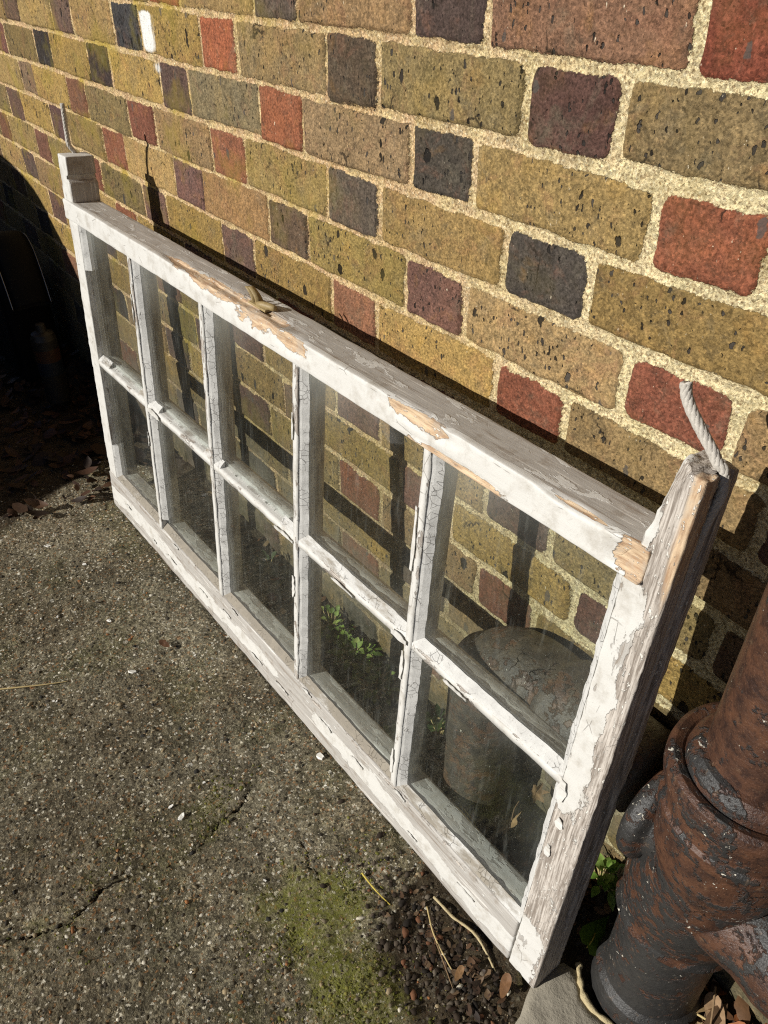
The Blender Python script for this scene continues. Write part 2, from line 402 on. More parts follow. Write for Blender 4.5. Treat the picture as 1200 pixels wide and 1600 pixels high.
def mat_ground():
    g = NT("worn exposed aggregate concrete")
    P = g.pos()
    soil = g.attr('soil'); moss = g.attr('moss'); crk = g.attr('crack'); pale = g.attr('pale')
    n0 = g.noise(P, 3.2, 5, .6); n1 = g.noise(P, 22, 6, .7); n2 = g.noise(P, 170, 5, .75); n3 = g.noise(P, 330, 4, .75)
    col = g.mix(g.step(n1, .3, .7), lin((92, 86, 68)), lin((158, 150, 126)))
    col = g.mix(g.step(n0, .40, .62, 0, .55), col, lin((128, 114, 90)))
    ol = g.noise(g.map(P, (1, 1, 1), (9, 4, 0)), 7, 5, .65)
    col = g.mix(g.step(ol, .48, .68, 0, .5), col, lin((98, 98, 58)))
    col = g.mix(g.step(g.noise(g.map(P, (1, 1, 1), (2, 7, 0)), 12, 5, .7), .55, .7, 0, .55), col, lin((66, 58, 44)))
    col = g.mix(g.step(g.noise(g.map(P, (1, 1, 1), (5, 3, 0)), 5, 5, .65), .50, .66, 0, .5), col, lin((160, 150, 126)))
    col = g.mix(g.m('MULTIPLY', g.step(g.m('ADD', g.noise(P, 30, 5, .65), pale), .66, .8), .6), col, lin((142, 136, 118)))
    # aggregate of three sizes
    Pd = g.n('VectorMath', {0: P, 1: g.n('VectorMath', {0: g.noise(P, 260, 2, .5, 0, 1), 1: (.004,) * 3}, operation='MULTIPLY')}, operation='ADD')
    h = None
    for sc, lo, amt, seed in ((80, .66, .8, 0), (150, .45, .9, 3), (260, .40, .9, 8)):
        Pq = g.map(Pd, (1, 1, 1), (seed, seed * .3, 0))
        d = g.vor(Pq, sc); c = g.vor(Pq, sc, 1)
        r = g.n('SeparateColor', {0: c}); hue = g.n('SeparateColor', {0: c}, out=1); rr = g.n('SeparateColor', {0: c}, out=2)
        pres = g.m('MULTIPLY', g.step(r, lo, lo + .02), g.step(d, g.m('MULTIPLY_ADD', rr, .28, .16), g.m('MULTIPLY_ADD', rr, .28, .10)))
        sc_ = g.ramp(hue, [(0, lin((70, 66, 58))), (.2, lin((112, 104, 86))), (.40, lin((150, 140, 116))), (.60, lin((176, 160, 128))), (.72, lin((164, 122, 84))), (.80, lin((124, 118, 110))), (.90, lin((216, 208, 188))), (1, lin((240, 236, 222)))])
        col = g.mix(g.m('MULTIPLY', pres, amt), col, sc_)
        hh = g.m('MULTIPLY', pres, {80: 1.4, 150: 1.0, 260: .7}[sc])
        h = hh if h is None else g.m('ADD', h, hh)
    col = g.mix(g.step(n2, .54, .66, 0, .62), col, lin((36, 32, 22)))
    nn = g.noise(P, 95, 4, .7)
    col = g.mix(g.step(nn, .54, .70, 0, .55), col, lin((48, 43, 30)))
    col = g.mix(g.step(nn, .45, .30, 0, .45), col, lin((176, 166, 140)))
    col = g.mix(g.step(n3, .57, .68, 0, .8), col, lin((214, 205, 180)))
    col = g.mix(g.step(n3, .42, .34, 0, .6), col, lin((38, 34, 25)))
    col = g.mix(g.step(g.noise(g.map(P, (1, 1, 1), (3, 9, 0)), 2.2, 5, .62), .46, .64, 0, .36), col, lin((56, 50, 38)))
    gA, qA = g.grain(Pd, 300, .48, 1.40); gB, qB = g.grain(g.map(Pd, (1, 1, 1), (3, 1, 0)), 150, .72, 1.30)
    col = g.mix(1., g.mix(1., col, gA, 'MULTIPLY'), gB, 'MULTIPLY')
    rar = g.n('SeparateColor', {0: g.vor(Pd, 300, 1)}, out=1)
    col = g.mix(g.step(rar, .955, .965, 0, .85), col, lin((222, 214, 192)))
    col = g.mix(g.step(rar, .05, .04, 0, .7), col, lin((150, 112, 74)))
    so = g.step(g.m('ADD', soil, g.m('MULTIPLY_ADD', n1, .7, -.35)), .4, .6)
    scol = g.mix(n2, lin((26, 20, 14)), lin((84, 70, 52)))
    col = g.mix(g.m('MULTIPLY', so, .85), col, scol)
    mo = g.step(g.m('ADD', moss, g.m('MULTIPLY_ADD', g.noise(P, 14, 6, .72), 2.2, -1.1)), .3, 1.05)
    mcol = g.mix(n2, lin((84, 88, 26)), lin((160, 162, 62)))
    col = g.mix(g.m('MULTIPLY', mo, g.step(n2, .66, .40, .15, .8)), col, mcol)
    col = g.mix(g.m('MULTIPLY', g.step(g.m('ADD', crk, g.m('MULTIPLY_ADD', n2, .8, -.4)), .5, .75), .93), col, lin((30, 25, 18)))
    hb = g.m('ADD', g.m('ADD', h, g.m('MULTIPLY', qA, .9)), g.m('MULTIPLY', n2, 1.8))
    hb = g.m('ADD', hb, g.m('MULTIPLY', n3, .7))
    hb = g.m('ADD', hb, g.m('MULTIPLY', n1, 1.5))
    return g.done(g.bsdf(col, .92, g.bump(hb, .0034, 1.), .15))

def mat_iron(name="rusting black-painted cast iron", dust=.0):
    g = NT(name)
    P = g.pos()
    ru = g.attr('rust')
    a = g.noise(P, 24, 6, .65, .6); b = g.noise(P, 120, 5, .65); f = g.noise(P, 520, 3, .7)
    r = g.step(g.m('ADD', g.m('ADD', g.m('MULTIPLY', a, .62), g.m('MULTIPLY', b, .38)), ru), .475, .53)
    Pc = g.n('VectorMath', {0: P, 1: g.n('VectorMath', {0: g.noise(P, 60, 3, .6, 0, 1), 1: (.03, .03, .03)}, operation='MULTIPLY')}, operation='ADD')
    blk = g.mix(b, lin((27, 26, 26)), lin((62, 61, 59)))
    rst = g.mix(g.step(g.noise(P, 60, 5, .7), .35, .68), lin((48, 33, 28)), lin((94, 63, 45)))
    rst = g.mix(g.step(b, .5, .7, 0, .7), rst, lin((46, 33, 29)))
    rst = g.mix(g.step(f, .58, .72, 0, .5), rst, lin((128, 92, 66)))
    col = g.mix(r, blk, rst)
    if dust: col = g.mix(g.step(g.noise(g.map(P, (1, 1, 1), (6, 2, 8)), 48, 6, .72), .36, .66, .1, dust), col, lin((138, 124, 102)))
    w = g.step(g.m('ADD', g.noise(g.map(P, (1, 1, 1), (3, 5, 1)), 150, 4, .7, .8), g.m('MULTIPLY', g.noise(P, 16, 3, .6), .5)), .93, .96)
    col = g.mix(w, col, lin((212, 206, 190)))
    pale = g.step(g.noise(g.map(P, (1, 1, 1), (8, 1, 2)), 80, 5, .75), .58, .74, 0, .45)
    col = g.mix(pale, col, lin((128, 104, 80)))
    cr = g.m('MULTIPLY', g.step(g.vor(Pc, 34, feature='DISTANCE_TO_EDGE'), .02, .004), g.step(g.noise(P, 14, 3, .6), .58, .66))
    col = g.mix(cr, col, lin((10, 8, 7)))
    h = g.m('ADD', g.m('MULTIPLY', r, -.8), g.m('ADD', g.m('MULTIPLY', b, .9), g.m('MULTIPLY', f, .4)))
    h = g.m('ADD', h, g.m('SUBTRACT', g.m('MULTIPLY', w, .9), cr))
    return g.done(g.bsdf(col, g.m('MULTIPLY_ADD', f, .3, .28), g.bump(h, .0016, 1.), .45))

def mat_simple(name, c0, c1, rough=.8, sc=60, spec=.3, metal=0., bump=.0006, attr=None):
    g = NT(name); P = g.pos()
    n = g.noise(P, sc, 5, .65); f = g.noise(P, sc * 7, 3, .7)
    col = g.mix(n, lin(c0), lin(c1))
    if attr: col = g.mix(1., col, g.attr(attr, 0), 'MULTIPLY')
    return g.done(g.bsdf(col, rough, g.bump(g.m('ADD', n, g.m('MULTIPLY', f, .4)), bump, .8), spec, metal))

def mat_leafcol(name, trans=.25):
    g = NT(name); P = g.pos()
    c = g.attr('scol', 0)
    n = g.noise(P, 130, 4, .65)
    v = g.m('MULTIPLY_ADD', n, 1.1, .35)
    col = g.mix(1., c, g.n('CombineXYZ', {0: v, 1: v, 2: v}), 'MULTIPLY')
    b = g.bsdf(col, .6, g.bump(n, .0008, .6), .3)
    t = g.n('BsdfTranslucent', {0: col})
    return g.done(g.n('MixShader', {0: trans, 1: b, 2: t}))

M_WALL = mat_wall()
M_WX = mat_wood('x', "flaking white paint, grain along")
M_WZ = mat_wood('z', "flaking white paint, grain upright", 4.)
M_PUTTY = mat_putty()
M_GLASS = mat_glass()
M_GROUND = mat_ground()
M_IRON = mat_iron()
M_IRON_D = mat_iron("dusty rusting cast iron", .32)
M_CORD = mat_simple("grey cotton cord", (150, 144, 134), (216, 210, 200), .95, 300, .1, 0, .0008)
M_BRASS = mat_simple("painted brass fastener", (112, 92, 54), (176, 156, 112), .5, 200, .4)
M_STONE = mat_simple("chips", (190, 190, 190), (255, 255, 255), .85, 260, .2, 0, .0006, 'scol')
M_LEAF = mat_leafcol("leaf", .25)
M_DRY = mat_leafcol("dry leaf", .1)
M_FLAKE = mat_simple("fallen paint flake", (216, 212, 202), (240, 238, 230), .6, 150)
M_STRAW = mat_simple("dry straw", (150, 128, 80), (206, 186, 136), .7, 120)
M_STEM = mat_simple("yellow stem", (160, 140, 50), (206, 186, 90), .6, 120)
M_TWIG = mat_simple("brown twig", (84, 66, 46), (150, 124, 92), .85, 120)
M_SLAB = mat_simple("broken grey slab", (124, 118, 106), (176, 168, 150), .9, 40, .15, 0, .003)
M_RIM = mat_simple("cream cement rim", (150, 134, 100), (206, 190, 150), .9, 80, .15, 0, .003)
M_CASTER = mat_simple("black tarpaulin", (20, 21, 22), (34, 34, 36), .55, 20, .4, 0, .004)  # for the unseen shape added to cast the left-hand shade
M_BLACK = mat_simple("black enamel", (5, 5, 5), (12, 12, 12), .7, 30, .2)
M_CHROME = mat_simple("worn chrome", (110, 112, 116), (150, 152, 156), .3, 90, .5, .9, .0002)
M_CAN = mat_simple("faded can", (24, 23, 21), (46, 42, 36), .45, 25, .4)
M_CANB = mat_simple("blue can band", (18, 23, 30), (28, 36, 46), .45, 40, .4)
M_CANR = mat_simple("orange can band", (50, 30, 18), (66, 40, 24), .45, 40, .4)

# ------------------------------------------------------------------ brick wall (one heightfield: stock bricks in Flemish bond)
P_, H_, CR = .3375, .1125, .075
def seg(lo, hi, s): return list(np.arange(lo, hi, s))
wx = np.array(seg(-4.2, -1.7, .0075) + seg(-1.7, -.42, .0042) + seg(-.42, 1.36, .0026) + seg(1.36, 3.0, .0075))
wz = np.array(seg(-1.06, -1.0, .0075) + seg(-1.0, .30, .0026) + seg(.30, 1.5, .008))
WX, WZ = np.meshgrid(wx, wz, indexing='xy')
x = WX.ravel(); z = WZ.ravel()
zw = z + .0035 * (fbm(x * 3.1, z * 0 + 1.7, 5, 3) - .5) + .004 * (noise2(x * 9, np.round(z / CR) * 3.3, 9) - .5)
row = np.round(-zw / CR).astype(int)
measured = {  # header edges read off the photograph, by course and header number
 0: {-3: (-1.072, -.958), -1: (-.40, None), 0: (-.055, .057), 1: (.283, .389), 2: (.621, .733)},
 1: {.5: (.110, .223), 1.5: (.452, .557), 2.5: (.786, None)},
 2: {0: (-.06, .052), 1: (.276, .392), 2: (.613, .729)},
 3: {.5: (.111, .222), 1.5: (.447, .557), 2.5: (.789, .909)},
 4: {0: (-.058, .053), 1: (.278, .386), 2: (.617, .726)},
}
col_h = {
 -1: {-.5: (158, 84, 60), .5: (92, 82, 72), 1.5: (84, 70, 64), 2.5: (136, 68, 52)},
 0: {2: (92, 66, 58), 1: (86, 74, 58), 0: (168, 92, 60), -1: (66, 68, 70), -2: (108, 88, 76), -3: (104, 84, 66)},
 1: {2.5: (150, 84, 60), 1.5: (72, 68, 60), .5: (164, 96, 66), -.5: (96, 76, 68), -1.5: (68, 58, 56), -2.5: (60, 56, 54), -3.5: (112, 74, 62)},
 2: {2: (74, 70, 64), 1: (94, 86, 74), 0: (152, 94, 70), -1: (142, 86, 70), -2: (132, 90, 70), -3: (128, 106, 78)},
 3: {2.5: (148, 84, 66), 1.5: (122, 88, 74), .5: (106, 88, 68), -.5: (110, 82, 74), -1.5: (144, 88, 66), -2.5: (94, 70, 66), -3.5: (110, 86, 72)},
 4: {2: (144, 82, 62), 1: (154, 104, 80), 0: (100, 80, 70), -1: (112, 86, 74), -2: (140, 84, 66), -3: (120, 82, 64)},
 5: {1.5: (140, 92, 76), 2.5: (106, 80, 66), .5: (150, 88, 66)},
 6: {2: (96, 76, 64), 1: (120, 92, 76)},
 7: {1.5: (118, 84, 70), 2.5: (104, 74, 64)},
 8: {2: (128, 80, 64), 3: (112, 66, 54)},
}
col_s = {(-1, 1.5): (132, 98, 72), (0, 0): (142, 122, 76), (0, 1): (138, 122, 72), (0, 2): (138, 120, 76), (1, 1.5): (150, 128, 70), (1, .5): (142, 120, 82), (1, -.5): (138, 126, 88),
         (2, 2): (148, 124, 62), (2, 1): (158, 132, 70), (2, 0): (146, 126, 66), (3, 1.5): (156, 132, 82), (3, .5): (142, 124, 58), (3, -.5): (164, 128, 74),
         (4, 2): (134, 114, 70), (4, 1): (166, 138, 66), (4, 0): (156, 130, 60), (-1, .5): (150, 122, 78), (-1, -.5): (148, 124, 70)}
pal_h = [(150, 90, 66), (112, 84, 72), (90, 74, 66), (64, 60, 56), (136, 92, 70), (120, 96, 70)]
pal_s = [(150, 128, 68), (142, 122, 66), (158, 132, 72), (134, 118, 70), (150, 124, 78), (160, 134, 60)]
sd = np.full(x.shape, .01); bcol = np.zeros((len(x), 3)); rid = np.zeros(len(x)); pitd = np.zeros(len(x)); off = np.zeros(len(x))
rr = random.Random(5)
for r in range(-21, 15):
    sel = np.nonzero(row == r)[0]
    odd = .5 if r % 2 else 0.
    edges = []; cols = []
    for i in range(-14, 11):
        k = i + odd
        m = measured.get(r, {}).get(k, (None, None))
        j1, j2 = rr.uniform(-.004, .004), rr.uniform(-.004, .004)
        e0 = m[0] if m[0] is not None else k * P_ - H_ / 2 + j1
        e1 = m[1] if m[1] is not None else k * P_ + H_ / 2 + j2
        edges += [e0, e1]
        cols.append(col_h.get(r, {}).get(k) or tuple(np.array(rr.choice(pal_h)) * rr.uniform(.9, 1.08)))
        cols.append(col_s.get((r, k)) or tuple(np.array(rr.choice(pal_s)) * rr.uniform(.92, 1.06)))
    edges = np.array(edges)
    edges[0] = -1e3 if False else edges[0]
    xs = x[sel]; zs = zw[sel]
    bi = np.clip(np.searchsorted(edges, xs) - 1, 0, len(edges) - 2)
    e0 = edges[bi]; e1 = edges[bi + 1]
    jw = .0036 + .0026 * sstep(.2, .9, xs)
    zc = -CR * r + np.array([rr.uniform(-.0015, .0015) for _ in edges])[bi]
    hx = (e1 - e0) / 2 - jw; hz = CR / 2 - jw - np.array([rr.uniform(-.0006, .0016) for _ in edges])[bi]
    rad = .0025 + .0085 * sstep(.1, .9, xs) * np.array([rr.uniform(.3, 1.3) for _ in edges])[bi]
    qx = np.abs(xs - (e0 + e1) / 2) - hx + rad; qz = np.abs(zs - zc) - hz + rad
    d = np.hypot(np.maximum(qx, 0), np.maximum(qz, 0)) + np.minimum(np.maximum(qx, qz), 0) - rad
    d += .0045 * (fbm(xs * 34, z[sel] * 34, 21, 3) - .5)
    sd[sel] = d
    C_ = np.array([lin(np.clip(c, 0, 255)) for c in cols]); lum = C_ @ np.array([.3, .59, .11]); C_ = C_ + (lum[:, None] * np.array([1.08, .98, .84]) - C_) * .22
    C_ = C_ * np.array([.86, .80, .79]) * np.array([[rr.uniform(.86, 1.12)] for _ in cols])
    redm = np.array([(c[0] - c[1]) > 40 for c in cols])[:, None]
    C_ = np.where(redm, C_ * np.array([.84, .86, .76]), C_)
    bcol[sel] = C_[np.minimum(bi, len(C_) - 1)]
    R_ = np.array([rr.random() for _ in edges]); rid[sel] = R_[bi]
    ca = np.array(cols, float); red = ca[:, 0] - ca[:, 1]; dark = ca.sum(1) < 205
    pd = np.where(dark, .9, np.where(red > 34, .12, np.where(np.arange(len(ca)) % 2 == 1, .55, .35))) * (.6 + .8 * R_[:len(ca)])
    pitd[sel] = pd[np.minimum(bi, len(pd) - 1)]
    off[sel] = (np.array([rr.uniform(-.0015, .0015) for _ in edges])[bi] + np.array([rr.uniform(-.012, .012) for _ in edges])[bi] * (xs - (e0 + e1) / 2) + np.array([rr.uniform(-.025, .025) for _ in edges])[bi] * (zs - zc))
brick = 1 - sstep(-.0025, .0015, sd)
hgt = brick * (.0012 + off + .0014 * (fbm(x * 40, z * 40, 3, 3) - .5)) + (1 - brick) * (-.0020 + .0042 * (fbm(x * 70, z * 70, 8, 4) - .5) + .004 * (fbm(x * 9, z * 9, 4, 2) - .5))
splash = np.maximum(np.exp(-((x + .250 - .10 * (z - .0)) / .027) ** 2) * (sstep(-.040, -.022, z) - sstep(.022, .032, z)), .55 * np.exp(-((x + .232) / .02) ** 2 - ((z + .052) / .012) ** 2))
nx, nz_ = len(wx), len(wz)
V = np.stack([x, -hgt, z], 1)
idx = np.arange(nx * nz_).reshape(nz_, nx)
F = np.stack([idx[:-1, :-1], idx[:-1, 1:], idx[1:, 1:], idx[1:, :-1]], -1).reshape(-1, 4)
ring = np.concatenate([idx[0, :], idx[1:, -1], idx[-1, -2::-1], idx[-2:0:-1, 0]])
nb = len(V); back = V[ring].copy(); back[:, 1] = .215
V = np.concatenate([V, back])
rn = len(ring); ii = np.arange(rn); jj = (ii + 1) % rn
F = np.concatenate([F, np.stack([ring[ii], nb + ii, nb + jj, ring[jj]], 1)])
def ext(a): return np.concatenate([a, a[ring]])
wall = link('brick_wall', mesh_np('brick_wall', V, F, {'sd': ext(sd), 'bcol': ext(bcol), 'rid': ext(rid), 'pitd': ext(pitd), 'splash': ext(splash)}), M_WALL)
tag(wall, "yellow stock brick wall with red and purple headers and sandy mortar behind the old window", "wall")

# ------------------------------------------------------------------ ground: one sheet out to the horizon
GZ = -.9625
def grow(a, d, q, end):
    r = []; s = d; v = a
    while abs(v) < end: v += s; s *= q; r.append(v)
    return r
gx = np.array(sorted(grow(-1.3, -.008, 1.15, 90)) + seg(-1.3, -.3, .006) + seg(-.3, 1.35, .0032) + seg(1.35, 1.36, .004) + grow(1.36, .008, 1.15, 90))
gy = np.array(sorted(grow(-1.0, -.006, 1.15, 90)) + seg(-1.0, .03, .0032) + grow(.03, .006, 1.15, 90))
GX, GY = np.meshgrid(gx, gy, indexing='xy'); x = GX.ravel(); y = GY.ravel()
def ground_z(x, y):
    x = np.asarray(x, float); y = np.asarray(y, float)
    near = np.exp(-np.maximum(np.hypot(x - .3, y + .4) - 1.6, 0))
    h = near * (.006 * (fbm(x * 3, y * 3, 40, 3) - .5) + .0050 * (fbm(x * 26, y * 26, 41, 3) - .5) + .0036 * (fbm(x * 85, y * 85, 47, 2) - .5))
    w = sstep(-.11, -.005, y) * sstep(.15, .02, y)
    h = h + w * (.020 + .034 * fbm(x * 12, y * 12, 44, 3))
    # the lip of concrete ends by the sash's right foot: looser, lower soil there
    edge = sstep(.72, .80, x + .35 * (y + .25) + .05 * (noise2(x * 14, y * 14, 51) - .5)) * sstep(-.36, -.28, y)
    h = h - edge * (.004 + .008 * fbm(x * 22, y * 22, 52, 3)) * (1 - w)
    # keep the sash's foot clear
    foot = np.exp(-((y + .155 - .0158 * (x)) / .03) ** 2) * sstep(-.45, -.4, x) * sstep(1.02, .98, x)
    return GZ + h * (1 - .8 * foot) - .002 * foot
def seglist(x, y, pts):
    d = np.full(np.shape(x), 9.)
    for (ax, ay), (bx, by) in zip(pts[:-1], pts[1:]):
        dx, dy = bx - ax, by - ay
        t = np.clip(((x - ax) * dx + (y - ay) * dy) / (dx * dx + dy * dy), 0, 1)
        d = np.minimum(d, np.hypot(x - ax - t * dx, y - ay - t * dy))
    return d
jx = x + .026 * (fbm(x * 34, y * 34, 60, 4) - .5); jy = y + .026 * (fbm(x * 34 + 9, y * 34, 61, 4) - .5)
cr1 = seglist(jx, jy, [(.47, -.95), (.498, -.706), (.515, -.62), (.50, -.528), (.53, -.46), (.505, -.38), (.487, -.31), (.477, -.271)])
cr2 = seglist(jx, jy, [(.40, -.20), (.477, -.271), (.545, -.27), (.60, -.30), (.66, -.315), (.70, -.33)])
wid = .0030 * (.35 + 1.1 * noise2(x * 16, y * 16, 63))
gap1 = sstep(.40, .62, noise2(x * 17, y * 17, 64) + .06); gap2 = sstep(.45, .65, noise2(x * 14, y * 14, 65))
crack = np.maximum((1 - sstep(wid * .25, wid * 1.0, cr1)) * (.35 + .65 * gap1), .75 * (1 - sstep(wid * .2, wid * .8, cr2)) * gap2)
gz = ground_z(x, y) - .005 * crack
soil = np.maximum(np.maximum(sstep(-.13, -.03, y), sstep(.74, .80, x + .35 * (y + .25)) * sstep(-.36, -.28, y)), sstep(-.42, -.6, x + .5 * (y + .3)))
moss = 0.85 * np.exp(-((x - .70) / .05) ** 2 - ((y + .335) / .07) ** 2) + .75 * np.exp(-((x - .82) / .09) ** 2 - ((y + .36) / .06) ** 2) + .42 * np.exp(-((x - .48) / .05) ** 2 - ((y + .37) / .07) ** 2) + .35 * np.exp(-((x - .50) / .06) ** 2 - ((y + .62) / .09) ** 2) + .34 * sstep(.3, .9, x) * fbm(x * 8, y * 8, 66, 3) + .22 * np.exp(-((x - .66) / .16) ** 2 - ((y + .42) / .13) ** 2)
pale = .14 * np.exp(-((x - .42) / .09) ** 2 - ((y + .56) / .07) ** 2) - .06
nx, ny_ = len(gx), len(gy)
idx = np.arange(nx * ny_).reshape(ny_, nx)
F = np.stack([idx[:-1, :-1], idx[:-1, 1:], idx[1:, 1:], idx[1:, :-1]], -1).reshape(-1, 4)
ground = link('ground', mesh_np('ground', np.stack([x, y, gz], 1), F, {'soil': soil, 'moss': moss, 'crack': crack, 'pale': pale}), M_GROUND)
tag(ground, kind='structure')

# ------------------------------------------------------------------ generic builders
def axis_grid(lo, hi, step, r):
    n = max(1, int(round((hi - lo - 2 * r) / step)))
    return np.concatenate([[lo, lo + r * .35], np.linspace(lo + r, hi - r, n + 1), [hi - r * .35, hi]])

def gridbox(mb, lo, hi, step=.005, r=.002, amp=.0006, fr=90, seed=0, warp=None, attrs=None):
    """a box with worn, slightly rounded edges and an uneven surface"""
    A = [axis_grid(lo[i], hi[i], step[i] if hasattr(step, '__len__') else step, r) for i in range(3)]
    vid = {}; V = []; Fs = []
    def vert(i, j, k):
        key = (i, j, k)
        if key not in vid: vid[key] = len(V); V.append((A[0][i], A[1][j], A[2][k]))
        return vid[key]
    N = [len(a) - 1 for a in A]
    for d in range(3):
        u, v = (d + 1) % 3, (d + 2) % 3
        for side in (0, N[d]):
            for p in range(N[u]):
                for q in range(N[v]):
                    def mk(pp, qq):
                        t = [0, 0, 0]; t[d] = side; t[u] = pp; t[v] = qq; return vert(*t)
                    f = (mk(p, q), mk(p + 1, q), mk(p + 1, q + 1), mk(p, q + 1))
                    Fs.append(f if side else f[::-1])
    V = np.array(V); lo_ = np.array(lo); hi_ = np.array(hi)
    cl = np.clip(V, lo_ + r, hi_ - r); dv = V - cl; L = np.linalg.norm(dv, axis=1)
    k = L > r
    V[k] = cl[k] + dv[k] / L[k][:, None] * r
    mid = (lo_ + hi_) / 2
    nrm = np.sign(V - mid) * (np.abs(np.abs(V - mid) - (hi_ - lo_) / 2) < r * 1.01)
    V = V + nrm * ((noise3(V, fr, seed) - .5) * 2 * amp + (noise3(V, fr * .2, seed + 5) - .5) * 2 * amp)[:, None]
    if warp: V = warp(V)
    mb.add(V, Fs, **{k: f(V) for k, f in (attrs or {}).items()})

def sweep(mb, pts, rad, n=10, amp=0., fr=40, seed=0, caps=True, **at):
    pts = np.array(pts, float); m = len(pts)
    rad = np.full(m, rad) if np.ndim(rad) == 0 else np.array(rad)
    T = np.gradient(pts, axis=0); T /= np.linalg.norm(T, axis=1)[:, None]
    up = np.array([0, 0, 1.]) if abs(T[0, 2]) < .9 else np.array([1., 0, 0])
    a = np.cross(T[0], up); a /= np.linalg.norm(a)
    V = []
    for i in range(m):
        a = a - T[i] * (a @ T[i]); a /= np.linalg.norm(a); b = np.cross(T[i], a)
        for k in range(n):
            t = 2 * math.pi * k / n
            V.append(pts[i] + rad[i] * (math.cos(t) * a + math.sin(t) * b))
    V = np.array(V)
    if amp:
        ctr = np.repeat(pts, n, 0); dv = V - ctr; L = np.linalg.norm(dv, axis=1)[:, None] + 1e-9
        V = V + dv / L * ((noise3(V, fr, seed) - .5) * 2 * amp)[:, None]
    F = []
    for i in range(m - 1):
        for k in range(n): F.append((i * n + k, i * n + (k + 1) % n, (i + 1) * n + (k + 1) % n, (i + 1) * n + k))
    if caps: F += [tuple(range(n))[::-1], tuple(range((m - 1) * n, m * n))]
    mb.add(V, F, **at)
    return V

def smooth_path(pts, n=40):
    pts = np.array(pts, float); t = np.linspace(0, 1, len(pts)); tt = np.linspace(0, 1, n)
    out = []
    k = len(pts)
    for s in tt:
        f = s * (k - 1); i = min(int(f), k - 2); u = f - i
        p0 = pts[max(i - 1, 0)]; p1 = pts[i]; p2 = pts[i + 1]; p3 = pts[min(i + 2, k - 1)]
        out.append(.5 * (2 * p1 + (p2 - p0) * u + (2 * p0 - 5 * p1 + 4 * p2 - p3) * u * u + (3 * p1 - p0 - 3 * p2 + p3) * u ** 3))
    return np.array(out)

# ------------------------------------------------------------------ the old window sash
psi, th = 0.015749017, 0.066037768
dv = Vector((math.cos(psi), math.sin(psi), 0)); nv = Vector((-math.sin(psi), math.cos(psi), 0))
uv = math.cos(th) * Vector((0, 0, 1)) + math.sin(th) * nv
Nv = uv.cross(dv)
SP = Vector((-0.38858545, -0.20057389, -0.95858125))
sash = empty('window_sash', label="old ten-pane wooden window sash with peeling white paint leaning against the brick wall", cat="window")
M4 = Matrix((( dv.x, Nv.x, uv.x, SP.x), (dv.y, Nv.y, uv.y, SP.y), (dv.z, Nv.z, uv.z, SP.z), (0, 0, 0, 1)))
sash.matrix_world = M4
L, H, TB, TT, SR, SL, T = 1.3497, .6878, .0913, .6524, 1.306, .044, .054
HORN = .766
M0, DM = .2745, .2582
bars = [M0 + .004 + i * DM for i in range(4)]
TM = (TB + TT) / 2

def ell(s, w, cs, cw, hs, hw, gain=.5):
    return gain * (1 - np.sqrt(((s - cs) / hs) ** 2 + ((w - cw) / hw) ** 2)).clip(-1, 1)
def top_w(V):  # unfold front face and top face of the top rail about their shared arris
    return np.where(V[:, 1] < .001, V[:, 2] - H, V[:, 1] * .8 + np.minimum(V[:, 2] - H, 0))
def top_bare(V):
    s = V[:, 0]; w = top_w(V)
    b = np.full(len(V), -.22)
    for e in ((.60, .004, .17, .019), (.70, .006, .10, .034), (.79, -.010, .05, .016), (1.035, -.007, .085, .0125), (.47, .008, .08, .01), (1.10, -.034, .10, .0085), (1.318, -.018, .034, .026), (1.25, .0, .05, .004)):
        b = np.maximum(b, ell(s, w, *e))
    return b
def top_prim(V):
    return np.where((V[:, 2] > H - .003) & (V[:, 1] > .004), .26, -.25 + .1 * (V[:, 0] > 1.2))
def top_warm(V): return np.where(V[:, 1] < .02, .9, .35)
def chip(V):
    """the front top arris is knocked away where the wood is bare"""
    V = V.copy(); s = V[:, 0]
    amt = np.clip(top_bare(V) + .02, 0, .4)
    near = (V[:, 1] < .02) & (V[:, 2] > H - .03)
    V[:, 1] += np.where(near & (V[:, 1] < .012), amt * .010 * (1 + .7 * noise2(s * 60, V[:, 2] * 90, 4)), 0)
    V[:, 2] -= np.where(near, amt * .010 * (.4 + noise2(s * 45, V[:, 1] * 60, 6)), 0)
    return V
mb = MB()
gridbox(mb, (.0, -.003, TT), (1.3255, T, H), (.005, .004, .0035), .0022, .0007, 60, 1, chip, dict(bare=top_bare, prim=top_prim, warm=top_warm))
gridbox(mb, (SL + .001, .0185, TT - .008), (SR - .001, T - .006, TT + .001), (.02, .006, .004), .002, .0004, 60, 2, None, dict(bare=lambda V: np.full(len(V), -.1), prim=lambda V: np.full(len(V), .1), warm=lambda V: np.zeros(len(V))))
link('top_rail', mb.mesh('top_rail'), M_WX, sash)

